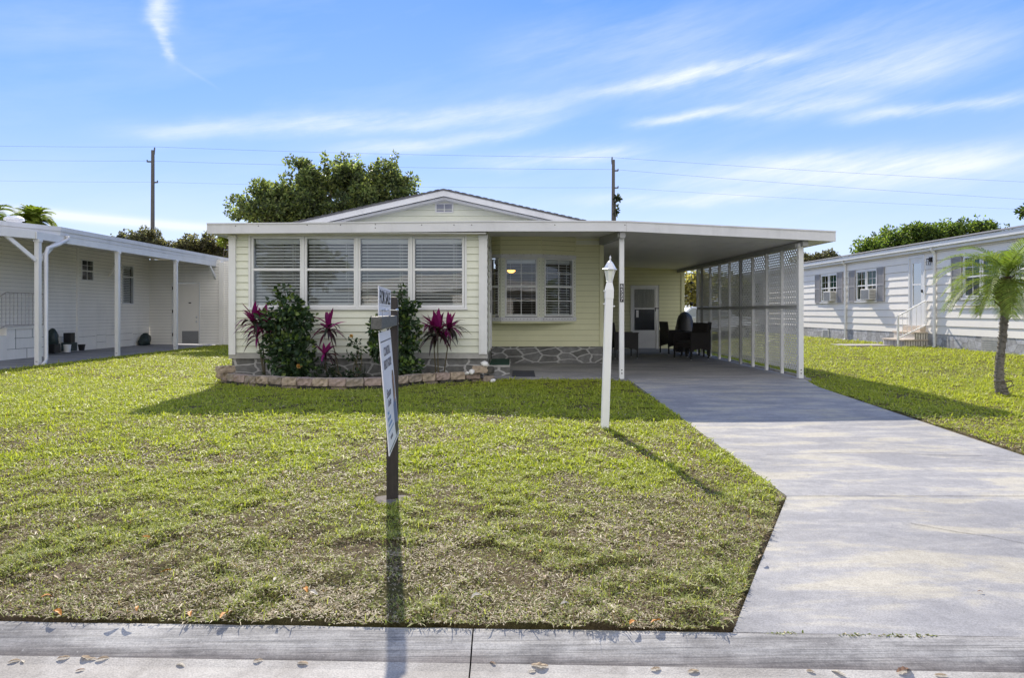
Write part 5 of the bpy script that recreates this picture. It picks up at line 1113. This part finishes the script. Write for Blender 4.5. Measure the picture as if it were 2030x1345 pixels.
# ------------------------------------------------------------------ trees
def tree(name, label, base, lobes, n_, ls, dark=(.022, .042, .016), lite=(.11, .16, .03), cat='tree', nsub=16, tr=.16, group=None, sub=.34, trunk=True, litef=.35, spike=.22):
    base = Vector(base); T = thing(name, base, label, cat, group); Cs, As, Ks = [], [], []
    vol = np.array([l[3]*l[3]*l[4] for l in lobes])**.8; vol = vol/vol.sum(); subs = []
    for l, w in zip(lobes, vol):
        k = max(4, int(nsub*len(lobes)*w)); p_ = unit(rng.normal(size=(k, 3)))*(rng.random(k)**.4)[:, None]*.92*np.array([l[3], l[3]*.9, l[4]])+np.array(l[:3])
        for q in p_:
            r_ = sub*l[3]*rng.uniform(.6, 1.25); subs.append((*q, r_, r_*rng.uniform(.8, 1.15)))
        if spike:      # outer sprigs break the outline
            ks = max(3, k//2); q = unit(rng.normal(size=(ks, 3))+np.array([0, 0, .5])); q = q*np.array([l[3], l[3]*.9, l[4]])*rng.uniform(.95, 1.0+spike, (ks, 1))+np.array(l[:3])
            for s_ in q: r_ = .13*l[3]*rng.uniform(.6, 1.2); subs.append((*s_, r_, r_*1.4))
    ws = np.array([s[3]**2 for s in subs]); ws = ws/ws.sum()
    for s_, w in zip(subs, ws):
        k = max(8, int(n_*w)); d_ = unit(rng.normal(size=(k, 3))); p_ = d_*(rng.random(k)**.5)[:, None]*np.array([s_[3], s_[3], s_[4]])+np.array(s_[:3])
        Cs.append(p_); As.append(d_+rng.normal(size=(k, 3))*.7+np.array([0, 0, -.15])); Ks.append(np.full(k, rng.random()))
    C = np.concatenate(Cs); A = np.concatenate(As); K = np.concatenate(Ks); m_ = len(C)
    t = (rng.random(m_) < litef*(.25+1.5*K))[:, None]; c = np.where(t, rgbv(lite, m_), rgbv(dark, m_, .45))
    leaves('crown', C, A, rng.uniform(.6, 1.3, m_)*ls, rng.uniform(.6, 1.2, m_)*ls*.6, c, M['leafd'], T)
    if trunk:
        mb = MB(); top = Vector(np.mean([l[:3] for l in lobes], 0)); top.z -= lobes[0][4]*.3; fk = base.lerp(top, .45); mb.tube([base-Vector((0, 0, .2)), base.lerp(fk, .5)+Vector((.1, 0, 0)), fk], [tr*1.25, tr, tr*.85], 9)
        r = random.Random(int(n_))
        for l in lobes:
            for _ in range(2):
                e = Vector(l[:3])+Vector((r.uniform(-.5, .5)*l[3], r.uniform(-.4, .4)*l[3], r.uniform(.0, .6)*l[4])); md = fk.lerp(e, .5)+Vector((r.uniform(-.3, .3), 0, r.uniform(-.1, .3))); mb.tube([fk, md, e], [tr*.55, tr*.32, tr*.10], 6)
        mb.build('trunk', M['bark'], T, smooth=True)
    return T
def lb(px, py, D, rx, ry): q = at(px, py, D); return (q.x, q.y, q.z, rx/F*D, ry/F*D)
D = 27
tree('shade_tree', 'large dense shade tree rising behind the left side of the yellow home', at(640, 640, D), [lb(610, 352, D, 44, 42), lb(690, 355, D+.5, 50, 42), lb(775, 365, D, 46, 46), lb(545, 385, D, 44, 34), lb(490, 418, D-.5, 38, 26), lb(620, 415, D, 60, 40), lb(720, 410, D, 60, 40), lb(800, 405, D, 34, 34), lb(560, 425, D, 60, 30)], 44000, .135, (.075, .10, .05), (.22, .27, .10), nsub=44, sub=.25, tr=.3, litef=.5, spike=.3)
tree('shade_tree', 'small bright green tree showing under the left end of the white flat roof', at(470, 640, 29), [lb(450, 475, 29, 14, 18), lb(466, 462, 29, 20, 12)], 1300, .13, lite=(.20, .26, .04), litef=.7, tr=.06, nsub=8)
D = 42
tree('hedge_tree', 'greyish olive tree behind the left neighbour roof next to the utility pole', at(285, 640, D), [lb(250, 478, D, 26, 16), lb(290, 480, D, 34, 24), lb(320, 490, D, 26, 18)], 8000, .16, (.075, .075, .05), (.20, .20, .11), nsub=22, tr=.15)
tree('hedge_tree', 'brownish olive tree just left of the yellow home above the neighbour roof', at(395, 640, D), [lb(365, 496, D, 28, 18), lb(400, 490, D, 34, 26), lb(440, 490, D, 26, 24)], 8500, .16, (.07, .07, .045), (.20, .20, .09), nsub=22, tr=.15)
D = 44
tree('hedge_tree', 'low dark olive tree far behind the carport between both homes', at(1625, 640, D), [lb(1600, 520, D, 30, 14), lb(1640, 518, D, 30, 13), lb(1675, 522, D, 22, 10)], 6500, .16, (.07, .07, .045), (.17, .17, .10), nsub=20, tr=.15)
D = 40
tree('broadleaf_tree', 'bright green spreading tree behind the roof of the right neighbour', at(1800, 640, D), [lb(1735, 500, D, 40, 24), lb(1780, 484, D, 42, 34), lb(1835, 478, D, 46, 34), lb(1885, 468, D, 36, 32), lb(1925, 460, D, 34, 28), lb(1965, 458, D, 30, 20)], 21000, .165, (.05, .08, .025), (.18, .26, .05), nsub=28, tr=.3, litef=.5)
D = 30
tree('broadleaf_tree', 'tree whose branch tip shows at the far right edge above the neighbour roof', at(2120, 640, D), [lb(2030, 420, D, 24, 8), lb(2105, 420, D, 60, 46), lb(2160, 400, D, 70, 60)], 6000, .17, (.03, .05, .018), (.13, .19, .035), nsub=12, tr=.25)
# shrubs in the back yard seen through the gap and the lattice
for i, (px, py, D, rx, ry, dk, lt, lab) in enumerate(((1362, 590, 33, 50, 62, (.14, .13, .04), (.34, .32, .11), 'sunlit yellowish shrub seen through the gap beside the carport rear wall'),
        (1450, 590, 36, 60, 50, (.06, .07, .03), (.17, .19, .06), 'olive shrub behind the middle of the lattice screen'), (1535, 590, 38, 50, 40, (.06, .07, .03), (.15, .18, .05), 'olive shrub behind the street end of the lattice screen'))):
    tree('garden_shrub', lab, at(px, 655, D), [lb(px, py, D, rx, ry), lb(px+25, py+15, D, rx*.7, ry*.7)], 3500, .17, dk, lt, 'shrub', 14, .08, litef=.55)
# ------------------------------------------------------------------ palms
def frond(T_V, T_F, T_C, base, az, el, L, droop, nl, ll, r, col, o_fun, wl=.016):
    d_ = Vector((math.cos(az)*math.cos(el), math.sin(az)*math.cos(el), math.sin(el))); p_ = Vector(base); N = 12; pts = [p_.copy()]
    for i in range(N): d_ = (d_+Vector((0, 0, -droop/N*(0.4+1.2*i/N)))).normalized(); p_ = p_+d_*(L/N); pts.append(p_.copy())
    sd = Vector((-math.sin(az), math.cos(az), 0))
    def quad(a, b, c, d2, cc): o = len(T_V); T_V.extend([a, b, c, d2]); T_F.append((o, o+1, o+2, o+3)); T_C.extend([cc]*4)
    for i in range(N):
        w0 = .012*(1-i/N)+.003; w1 = .012*(1-(i+1)/N)+.003; quad(pts[i]-sd*w0, pts[i]+sd*w0, pts[i+1]+sd*w1, pts[i+1]-sd*w1, (.12, .16, .04))
    for k in range(nl):
        t = .12+.88*k/nl; f = t*N; i = min(int(f), N-1); q = pts[i].lerp(pts[i+1], f-i); dd = (pts[i+1]-pts[i]).normalized(); up = sd.cross(dd)*-1
        if up.z < 0: up = -up
        l_ = ll*(.45+.75*math.sin(math.pi*min(1, t*.9+.08)))*r.uniform(.85, 1.1); g_ = r.uniform(.75, 1.3); cc = tuple(c*g_ for c in (col if r.random() < .8 else (.22, .26, .05)))
        for s_ in (-1, 1):
            e = (sd*s_*.85+dd*(.55+.5*t)+up*.30).normalized(); m1 = q+e*l_*.55; tip = q+e*l_+Vector((0, 0, -l_*.16)); w = dd*wl*.62
            quad(q-w*.6, q+w*.6, m1+w, m1-w, cc); quad(m1-w, m1+w, tip+w*.15, tip-w*.15, cc)
def palm(label, base, top, nf, L, ll, nl, seed, trw=(.085, .07), boots=True, col=(.075, .13, .022), wl=.020, elmax=1.35):
    r = random.Random(seed); base = Vector(base); top = Vector(top); T = thing('palm_tree', base, label, 'palm tree'); Vv, Ff, Cc = [], [], []
    for k in range(nf):
        u = (k+.5)/nf; az = k*2.39996+r.uniform(-.25, .25); el = elmax-1.5*u+r.uniform(-.12, .12); frond(Vv, Ff, Cc, top+Vector((0, 0, .10*(1-u))), az, el, L*r.uniform(.85, 1.1)*(.8+.3*math.sin(math.pi*u)), 1.5+.4*u, nl, ll, r, col, None, wl)
    big_mesh('fronds', np.array([v[:] for v in Vv]), 4, np.array(Ff), M['palm'], np.array(Cc), T); return T, r
pb = Vector((7.40, 10.27, float(gz(7.40, 10.27)))); pc = at(1997, 556, 10.25)
T, r = palm('small palm tree with a brown fibrous crown base standing on the right lawn', pb, pc, 40, .98, .21, 27, 5, col=(.17, .235, .045), wl=.0165, elmax=1.12)
px_ = [(1990, 786, .115), (1985, 775, .105), (1981, 755, .088), (1981, 730, .075), (1984, 700, .070), (1988, 665, .066), (1991, 630, .066), (1993, 612, .075)]
mb = MB(); pts = [at(x, y, 10.27) for x, y, _ in px_]; path = []; rad = []
for i in range(len(pts)-1):
    for t in np.linspace(0, 1, 7)[:-1]: path.append(pts[i].lerp(pts[i+1], t)); rad.append(.74*(px_[i][2]+(px_[i+1][2]-px_[i][2])*t)*(1+.08*(len(path) % 2)+.05*math.sin(len(path)*2.1)))
mb.tube(path, rad, 12)
for k in range(260):
    i = r.randrange(2, len(path)-1); az_ = r.uniform(0, 6.28); a = path[i].lerp(path[i-1], r.random())+Vector((math.cos(az_), math.sin(az_), 0))*rad[i]*.9; mb.bar(a, a+Vector((math.cos(az_)*.018, math.sin(az_)*.018, .012)), .020, .008)
mb.build('trunk', mat('palm_trunk', (.16, .145, .125), .95, .35, 14, (3, 3, 10), bmp=1, bscale=45), T)
mb = MB(); q0 = at(1993, 615, 10.27)
mb.tube([q0, q0+Vector((0, 0, .18)), q0+Vector((.01, 0, .36)), q0+Vector((.02, 0, .50))], [.065, .095, .105, .05], 10)
for k in range(150):
    t = r.random(); az = r.uniform(0, 6.28); z = .02+.42*t; rr = .070+.045*math.sin(math.pi*min(1, t*1.1)); a = q0+Vector((math.cos(az)*rr*.8, math.sin(az)*rr*.8, z)); mb.bar(a, a+Vector((math.cos(az)*.07, math.sin(az)*.07, .04+.05*r.random())), .022, .010)
mb.build('crown_base', mat('palm_boot_fibre', (.085, .05, .032), .95, .5, 40, bmp=.8), T)
mb = MB(); q0 = at(1999, 764, 10.2); mb.tube([q0+Vector((-.10, 0, .03)), q0+Vector((.02, -.03, .07)), q0+Vector((.05, -.04, .0)), q0+Vector((-.03, 0, -.05))], .010, 6); mb.build('root_loop', M['bark'], T)
T, r = palm('feathery palm top showing behind the roof of the left neighbour', at(68, 640, 36), at(66, 443, 36), 60, 1.12, .34, 30, 9, col=(.24, .30, .05), wl=.05); mb = MB(); mb.tube([at(68, 650, 36), at(66, 450, 36)], [.2, .14], 8); mb.build('trunk', M['bark'], T)
T, r = palm('palm whose top just shows at the far left edge behind the neighbour roof', at(-30, 640, 36), at(-30, 436, 36), 24, 1.4, .5, 24, 19, col=(.12, .16, .02), wl=.075); mb = MB(); mb.tube([at(-30, 650, 36), at(-30, 430, 36)], [.2, .14], 8); mb.build('trunk', M['bark'], T)
# ------------------------------------------------------------------ utility poles and cables
def upole(label, px, ptop, D, arms):
    b = at(px, 640, D); t_ = at(px+1, ptop, D); T = thing('utility_pole', b, label, 'utility pole'); mb = MB(); mb.tube([b-Vector((0, 0, .5)), t_], [.15, .105], 10); mb.build('pole', M['pole'], T)
    mb = MB(); q = at(px+(4 if px < 500 else -2), ptop+1, D); mb.tube([q-Vector((0, 0, .25)), q, q+Vector((.02, 0, .22))], [.03, .05, .045], 6); mb.build('insulator', M['wire'], T)
    for y, s_ in arms:
        mb = MB(); q = at(px, y, D); mb.bar(q, q+Vector((s_*.36, 0, .02)), .07, .09); mb.lathe([(.03, 0), (.05, .06), (.02, .12)], q+Vector((s_*.34, 0, .03)), 8); mb.build('bracket', M['wire'], T)
    return T
upole('bare wooden utility pole rising behind the left neighbour roof', 302, 298, 45, [(321, -1), (362, 1)])
T = upole('bare wooden utility pole rising behind the white carport roof', 1215, 317, 45, [(339, 1), (373, 1)])
mb = MB(); q = at(1219, 400, 44.8); mb.tube([q, at(1224, 396, 44.8), at(1227, 388, 44.8)], [.10, .05, .03], 6); mb.tube([at(1220, 438, 44.8), at(1220, 402, 44.8)], [.05, .04], 6); mb.build('conduit', M['pole'], T)
vn = tree('climbing_vine', 'small vine sprig growing out from the right hand utility pole', at(1220, 440, 44.8), [lb(1226, 396, 44.8, 6, 8), lb(1224, 420, 44.8, 4, 12)], 70, .22, (.03, .05, .03), (.08, .10, .05), 'vine', 4, .02, trunk=False)
def wire(pts, lab, r_=.020, D=45):
    P_ = [at(x, y, d) for x, y, d in pts]; mb = MB(); path = []
    for a, b in zip(P_[:-1], P_[1:]):
        L = (b-a).length; 
        for i in range(12): t = i/12; path.append(a.lerp(b, t)-Vector((0, 0, .004*L*4*t*(1-t))))
    path.append(P_[-1]); mb.tube(path, r_, 5); tag(mb.build('power_line', M['wire'], loc=tuple(P_[0])), lab, 'cable', 'cables between the utility poles')
wire([(-260, 284, 47), (306, 291, 45), (1211, 312, 45), (2300, 372, 50)], 'topmost cable running over both utility poles', .0065)
wire([(-260, 312, 47), (300, 319, 45), (1218, 336, 45), (2300, 410, 50)], 'second cable from the top on the utility poles', .0065)
wire([(-260, 352, 47), (304, 361, 45), (1222, 372, 45), (2300, 425, 50)], 'lowest cable hung on the utility poles', .005)
# ------------------------------------------------------------------ car behind the back yard
def car(label, x, y, rz_, paint):
    T = thing('parked_car', (x, y, 0), label, 'car', rz=rz_)
    prof = [(-2.2, .35), (-2.25, .62), (-2.15, .85), (-1.35, .95), (-.75, 1.38), (.55, 1.44), (1.25, 1.02), (2.1, .92), (2.25, .65), (2.2, .35)]
    mb = MB(); mb.prism(prof, lambda a, b: (a, -.82+(.16 if b > 1.0 else 0), b), lambda a, b: (a, .82-(.16 if b > 1.0 else 0), b)); mb.build('body', paint, T, local=True, bevel=.03)
    mb = MB(); 
    for s_ in (-1, 1):
        y0 = s_*.835; q = [(-1.12, .98), (-.68, 1.33), (.50, 1.38), (1.05, 1.02)]; mb.add([(a, y0-s_*(.15 if b > 1.2 else .0), b) for a, b in q], [(0, 1, 2, 3)])
    mb.build('side_window', M['glassd'], T, local=True)
    for wx in (-1.4, 1.4):
        for s_ in (-1, 1):
            mb = MB(); mb.lathe([(.32, -.1), (.33, 0), (.32, .1)], (wx, s_*.76, .33), 18, ax=Matrix(((1, 0, 0), (0, 0, -1), (0, 1, 0)))); w_ = mb.build('wheel', M['black'], T, local=True)
            mb = MB(); mb.lathe([(.19, -.108), (.19, .108)], (wx, s_*.76, .33), 12, ax=Matrix(((1, 0, 0), (0, 0, -1), (0, 1, 0)))); mb.build('rim', M['chrome'], w_, local=True)
    return T
car('silver car parked behind the back yard, seen through the gap beside the carport', 8.2, 29.5, .05, M['silver'])

# ------------------------------------------------------------------ fallen leaves
def leaf_mesh(L, curl, seed):
    r = random.Random(seed); mb = MB(); N = 6; w = L*.20
    for i in range(N+1):
        t = i/N; ww = w*math.sin(math.pi*(.06+.88*t))**.8; z = curl*math.sin(math.pi*t)*L+.003; y = .1*L*math.sin(t*3+seed)
        mb.v += [((t-.5)*L, y-ww, z+ww*.7), ((t-.5)*L, y, z), ((t-.5)*L, y+ww, z+ww*.4*r.uniform(.5, 1.6))]
    for i in range(N): a = i*3; mb.f += [(a, a+1, a+4, a+3), (a+1, a+2, a+5, a+4)]; mb.m += [0, 0]
    return mb
LM = {'tan': mat('dry_leaf_tan', (.36, .27, .17), .7, .25, 40), 'orange': mat('dry_leaf_orange', (.52, .22, .03), .6, .2, 40), 'brown': mat('dry_leaf_brown', (.20, .11, .06), .7, .25, 40), 'pale': mat('dry_leaf_pale', (.50, .45, .36), .7, .15, 40)}
def kz(X, Y):
    dd = float(kerbY(X))-Y; return float(np.interp(dd, [-.01, 0, .03, .10, .17, .20, .26, .62], [-.30, -.292, -.294, -.312, -.337, -.350, -.359, -.366]))
def kpt(x, y):
    D = 3.0
    for _ in range(12): X = (x-CX)/F*D; D = (CH-kz(X, D))*F/(y-HY)
    return (X, D, kz(X, D))
GL = [(28, 1314, .045, 'tan'), (45, 1314, .03, 'pale'), (126, 1307, .05, 'tan'), (172, 1306, .06, 'tan'), (184, 1308, .035, 'tan'), (203, 1309, .05, 'tan'), (159, 1332, .035, 'brown'), (358, 1321, .045, 'pale'), (977, 1317, .03, 'brown'), (1070, 1322, .075, 'tan'), (1055, 1332, .035, 'pale'), (1300, 1329, .045, 'tan'), (1375, 1334, .05, 'tan'), (1607, 1334, .035, 'tan'), (1662, 1337, .055, 'pale'), (1790, 1332, .075, 'brown'), (1865, 1341, .05, 'tan'), (512, 1312, .04, 'tan'), (600, 1318, .05, 'tan')]
for i, (x, y, L, c) in enumerate(GL):
    q = kpt(x, y); mb = leaf_mesh(L, random.Random(i).uniform(.01, .07), i); o = mb.build('fallen_leaf', LM[c]); o.location = (q[0], q[1], q[2]+.0005); o.rotation_euler = (0, 0, random.Random(i).uniform(-.6, .6))
    lab = {'tan': 'dry tan leaf lying on the kerb or in the gutter', 'pale': 'pale bleached leaf lying on the kerb or in the gutter', 'brown': 'dark brown curled leaf lying on the kerb or in the gutter'}[c]
    tag(o, lab, 'leaf', {'tan': 'tan leaves on the kerb', 'pale': 'pale leaves on the kerb', 'brown': 'brown leaves on the kerb'}[c])
GR = [(605, 1187, .06, 'orange'), (330, 1148, .06, 'orange'), (622, 1193, .06, 'pale'), (497, 1190, .05, 'pale'), (545, 1165, .05, 'pale'), (92, 1200, .05, 'orange'), (272, 1224, .04, 'orange'), (379, 1234, .05, 'orange'), (448, 1236, .07, 'orange'), (113, 1233, .06, 'orange'), (231, 1237, .06, 'tan'), (262, 1237, .06, 'tan'), (290, 1080, .06, 'orange'), (262, 1093, .05, 'brown'), (575, 1085, .06, 'brown'), (115, 1160, .06, 'tan'), (60, 1157, .05, 'tan'), (900, 1235, .06, 'tan'), (1073, 1107, .05, 'orange'), (1282, 918, .06, 'orange'), (1475, 1021, .06, 'tan'), (1508, 1118, .05, 'tan'), (1440, 1246, .05, 'tan'), (1400, 1185, .05, 'tan'), (1080, 1160, .05, 'tan'), (1340, 1163, .04, 'pale'), (1025, 1230, .04, 'tan'), (1255, 1253, .05, 'orange'), (1300, 1250, .06, 'orange'), (945, 1200, .06, 'pale'), (1120, 1215, .05, 'pale'), (870, 1175, .04, 'tan')]
for i, (x, y, L, c) in enumerate(GR):
    q = plane_pt(x, y); z = max(q.z, float(gz(q.x, q.y)))+.022; mb = leaf_mesh(L, random.Random(i).uniform(.05, .2), i+50); o = mb.build('fallen_leaf', LM[c]); o.location = (q.x, q.y, z); o.rotation_euler = (random.Random(i).uniform(-.4, .4), random.Random(i+9).uniform(-.3, .3), random.Random(i).uniform(0, 6.28))
    tag(o, {'tan': 'dry tan leaf lying in the lawn grass', 'pale': 'bleached pale leaf lying in the lawn grass', 'brown': 'dark brown leaf lying in the lawn grass', 'orange': 'bright orange fallen leaf lying in the lawn grass'}[c], 'leaf', {'tan': 'tan leaves in the lawn', 'pale': 'pale leaves in the lawn', 'brown': 'brown leaves in the lawn', 'orange': 'orange leaves in the lawn'}[c])
q = plane_pt(1943, 1177); mb = leaf_mesh(.025, .2, 77); o = mb.build('fallen_leaf', LM['brown']); o.location = (q.x, q.y, q.z+.004); tag(o, 'single tiny brown leaf lying on the open driveway', 'leaf')
# weeds in the joint between kerb and driveway
for i, px in enumerate((1548, 1700, 1770, 1830)):
    q = plane_pt(px, 1258+(px-1450)*.018); q.z = -.30; T = thing('joint_weed', q, ['small green weed at the left in the joint between kerb and driveway', 'small weed second from left in the joint between kerb and driveway', 'small weed third from left in the joint between kerb and driveway', 'small green weed at the right in the joint between kerb and driveway'][i], 'weed')
    r = random.Random(i)
    for k in range(1): straps(T, q+Vector((r.uniform(-.02, .02), 0, .004)), 70, (.008, .024), (.1, .9), [(.16, .20, .04), (.22, .25, .05), (.25, .20, .10)], .006, i*9+k, (.3, 1.2), 'blades', spread=.085)

# ------------------------------------------------------------------ across the street (reflected in the windows)
OH = thing('opposite_house', (-4, -22, -.3), 'low white home across the street behind the camera', 'house')
mb = MB(); siding(mb, Fr((5, -22), (-1, 0), (0, 1)), 0, 16, .2, 2.7, back=0, holes=[(3, 5, 1, 2.2), (9, 12, 1, 2.2)]); mb.build('wall', [M['siding_r'], M['siding_r_g']], OH)
mb = MB(); mb.box(-12, 5.5, -24, -21.4, 2.7, 2.85); mb.prism([(-12, 2.85), (5.5, 2.85), (-3, 4.0)], lambda a, b: (a, -21.5, b), lambda a, b: (a, -30, b)); mb.build('roof', M['white'], OH)
mb = MB(); mb.box(-11, 5, -24.5, -24.4, 0, 2.7); mb.build('room', M['room'], OH)
tree('street_tree', 'broad tree across the street at the left behind the camera', (-14, -18, -.3), [(-14, -18, 4.5, 2.6, 2.2), (-12, -18, 3.6, 1.8, 1.5)], 2500, .35, nsub=10, tr=.25)
tree('street_tree', 'round tree across the street at the right behind the camera', (9, -20, -.3), [(9, -20, 4.5, 3.0, 2.4)], 2200, .38, nsub=14, tr=.25)
T, r = palm('tall palm across the street behind the camera', (-1.6, -13, -.3), (-1.6, -13, 5.2), 22, 1.9, .5, 20, 29); mb = MB(); mb.tube([(-1.6, -13, -.4), (-1.6, -13, 5.2)], [.2, .14], 8); mb.build('trunk', M['bark'], T)

# ------------------------------------------------------------------ camera, sun, sky
cam = bpy.data.cameras.new('camera'); co = bpy.data.objects.new('camera', cam); COL.objects.link(co); SC.camera = co
co.location = (0, 0, CH); co.rotation_euler = (math.pi/2, 0, 0); cam.sensor_width = 36; cam.lens = F*36/2030
cam.shift_x = -(CX-1015)/2030; cam.shift_y = -(672.5-HY)/2030; cam.clip_end = 3000; cam.clip_start = .05
sdir = Vector((.185, -1, -.765)).normalized()
EL = math.asin(-sdir.z); AZ = math.atan2(-sdir.x, -sdir.y)       # sun position: azimuth from +Y towards +X
sl = bpy.data.lights.new('sun', 'SUN'); sl.energy = 3.3; sl.angle = R(.53); sl.color = (1, .92, .79); so = bpy.data.objects.new('sun', sl); COL.objects.link(so)
so.rotation_euler = sdir.to_track_quat('-Z', 'Y').to_euler()
w = bpy.data.worlds.new('World'); SC.world = w; w.use_nodes = True; nt = w.node_tree; bg = nt.nodes['Background']
sky = nn(nt, 'ShaderNodeTexSky', sky_type='NISHITA'); sky.sun_disc = False; sky.sun_elevation = EL; sky.sun_rotation = AZ; sky.air_density = 1.0; sky.dust_density = .35; sky.ozone_density = 3.0; sky.altitude = 0
tc = nn(nt, 'ShaderNodeTexCoord'); sp = nn(nt, 'ShaderNodeSeparateXYZ'); nt.links.new(tc.outputs['Generated'], sp.inputs[0])
def mth(op, a, b=None, c=None, clamp=False):
    n_ = nn(nt, 'ShaderNodeMath', operation=op); n_.use_clamp = clamp
    for i, v in enumerate((a, b, c)):
        if v is None: continue
        if hasattr(v, 'links'): nt.links.new(v, n_.inputs[i])
        else: n_.inputs[i].default_value = v
    return n_.outputs[0]
az = mth('ARCTAN2', sp.outputs[0], sp.outputs[1]); hyp = mth('SQRT', mth('ADD', mth('MULTIPLY', sp.outputs[0], sp.outputs[0]), mth('MULTIPLY', sp.outputs[1], sp.outputs[1]))); el = mth('ARCTAN2', sp.outputs[2], hyp)
cb = nn(nt, 'ShaderNodeCombineXYZ'); nt.links.new(az, cb.inputs[0]); nt.links.new(el, cb.inputs[1])
def wn(scale, sx, sy, rot, detail=6, rough=.6, off=0.0):
    mp = nn(nt, 'ShaderNodeMapping'); mp.vector_type = 'TEXTURE'; mp.inputs['Rotation'].default_value = (0, 0, rot); mp.inputs['Scale'].default_value = (sx, sy, 1); mp.inputs['Location'].default_value = (off, off*.7, 0)
    n_ = nn(nt, 'ShaderNodeTexNoise'); n_.inputs['Scale'].default_value = scale; n_.inputs['Detail'].default_value = detail; n_.inputs['Roughness'].default_value = rough
    nt.links.new(cb.outputs[0], mp.inputs[0]); nt.links.new(mp.outputs[0], n_.inputs['Vector']); return n_.outputs['Fac']
wr = mth('SUBTRACT', wn(9, 1, 1, 0, 4), .5); wr2 = mth('SUBTRACT', wn(40, 2.5, 1, .15, 5, .7), .5)
fib = wn(26, 7, 1, .20, 7, .68); fib2 = wn(11, 5, 1, .24, 6, .6, 3.0)
fibm = mth('MULTIPLY', mth('SUBTRACT', fib, .34), 2.7, clamp=True)
def sky_ae(x, y): a = math.atan2(x-CX, F); return a, math.atan2((HY-y)*math.cos(a), F)
tot_ = None
def streak(x0, y0, x1, y1, wpx, s, curve=0.0, warp=.020, fiber=.8):
    global tot_
    a0, e0 = sky_ae(x0, y0); a1, e1 = sky_ae(x1, y1); ca, ce = (a0+a1)/2, (e0+e1)/2; th = math.atan2(e1-e0, a1-a0); L = math.hypot(a1-a0, e1-e0)/2; Wd = wpx/F
    da = mth('SUBTRACT', az, ca); de = mth('SUBTRACT', el, ce)
    a = mth('ADD', mth('MULTIPLY', da, math.cos(th)), mth('MULTIPLY', de, math.sin(th))); b = mth('SUBTRACT', mth('MULTIPLY', de, math.cos(th)), mth('MULTIPLY', da, math.sin(th)))
    b = mth('SUBTRACT', b, mth('MULTIPLY', mth('SUBTRACT', mth('MULTIPLY', a, a), L*L*.33), curve/L/L))
    b = mth('ADD', b, mth('MULTIPLY', wr, warp)); b = mth('ADD', b, mth('MULTIPLY', wr2, warp*.5))
    a = mth('DIVIDE', a, L*.82); b = mth('DIVIDE', b, Wd); q = mth('ADD', mth('POWER', mth('ABSOLUTE', a), 4.0), mth('MULTIPLY', b, b)); g_ = mth('POWER', 2.718, mth('MULTIPLY', q, -1.0))
    g_ = mth('MULTIPLY', g_, mth('ADD', mth('MULTIPLY', fibm, fiber*s), (1-fiber)*s)); tot_ = g_ if tot_ is None else mth('ADD', tot_, g_)
streak(170, 262, 800, 228, 17, .80, -.004); streak(560, 252, 1220, 190, 20, .85, .010); streak(1120, 190, 1640, 92, 11, 1.1); streak(1180, 170, 2100, 20, 60, .50, 0, .03)
streak(600, 305, 1150, 238, 13, .80, .012); streak(1230, 250, 1500, 205, 8, .95, .006); streak(1400, 225, 1800, 195, 13, .75); streak(1440, 205, 2080, 70, 30, .55)
streak(1640, 243, 2120, 172, 10, 1.3); streak(880, 328, 1330, 292, 15, .95); streak(1450, 335, 2150, 300, 24, 1.15); streak(1180, 345, 2100, 345, 34, .75); streak(-200, 396, 520, 460, 8, 1.25, 0, .004, .2)
streak(1100, 400, 1560, 388, 12, .9); streak(326, -60, 334, 70, 20, 1.1, 0, .05, .9); streak(322, 30, 346, 130, 9, .95, 0, .045, .95); streak(344, 120, 440, 180, 3, .13, 0, .006); streak(-50, 70, 330, 20, 30, .22, 0, .03); streak(900, 110, 1500, 30, 50, .32, 0, .03); streak(-200, 440, 2200, 440, 60, .40, 0, .02, .4)
veil = mth('MULTIPLY', mth('SUBTRACT', fib2, .45), .55, clamp=True); tot_ = mth('ADD', mth('MULTIPLY', tot_, .86), veil); tot_ = mth('MINIMUM', tot_, .95); tot_ = mth('MAXIMUM', tot_, 0.0)
up_ = mth('MULTIPLY', el, 40.0, clamp=True); tot_ = mth('MULTIPLY', tot_, up_)
grad = ramp(nt, mth('DIVIDE', el, 1.5708), [(.0, (2.7/5, 3.15/5, 4.0/5)), (.09, (1.85/5, 2.45/5, 4.2/5)), (.17, (1.0/5, 1.80/5, 4.2/5)), (.27, (.42/5, 1.23/5, 3.95/5)), (.45, (.3/5, 1.1/5, 3.2/5)), (1.0, (.22/5, .8/5, 2.5/5))])
grad = mix(nt, 1.0, grad, (5, 5, 5), 'MULTIPLY')
hsv = nn(nt, 'ShaderNodeHueSaturation'); hsv.inputs['Saturation'].default_value = 1.25; hsv.inputs['Value'].default_value = 1.0; nt.links.new(sky.outputs[0], hsv.inputs['Color'])
SKYC = (3.5, 3.75, 4.05)
base_ = mix(nt, .90, hsv.outputs[0], grad)
back_ = mth('MULTIPLY', mth('MULTIPLY', sp.outputs[1], -1.6, clamp=True), mth('MULTIPLY', mth('SUBTRACT', el, .03), 5.0, clamp=True))      # unseen bright cloud added behind the camera to fill the shaded front
back_ = mth('MULTIPLY', back_, mth('ADD', .35, mth('MULTIPLY', fib2, 1.0), clamp=True))
base_ = mix(nt, back_, base_, (6.5, 6.2, 5.75))
cm = mix(nt, tot_, base_, SKYC); nt.links.new(cm, bg.inputs['Color']); bg.inputs['Strength'].default_value = .12
vs_ = SC.view_settings; vs_.view_transform = 'Standard'; vs_.look = 'None'; vs_.exposure = 1.2; vs_.gamma = 1.0; vs_.use_curve_mapping = False
SC.render.engine = 'CYCLES'; SC.cycles.max_bounces = 8; SC.cycles.transparent_max_bounces = 16
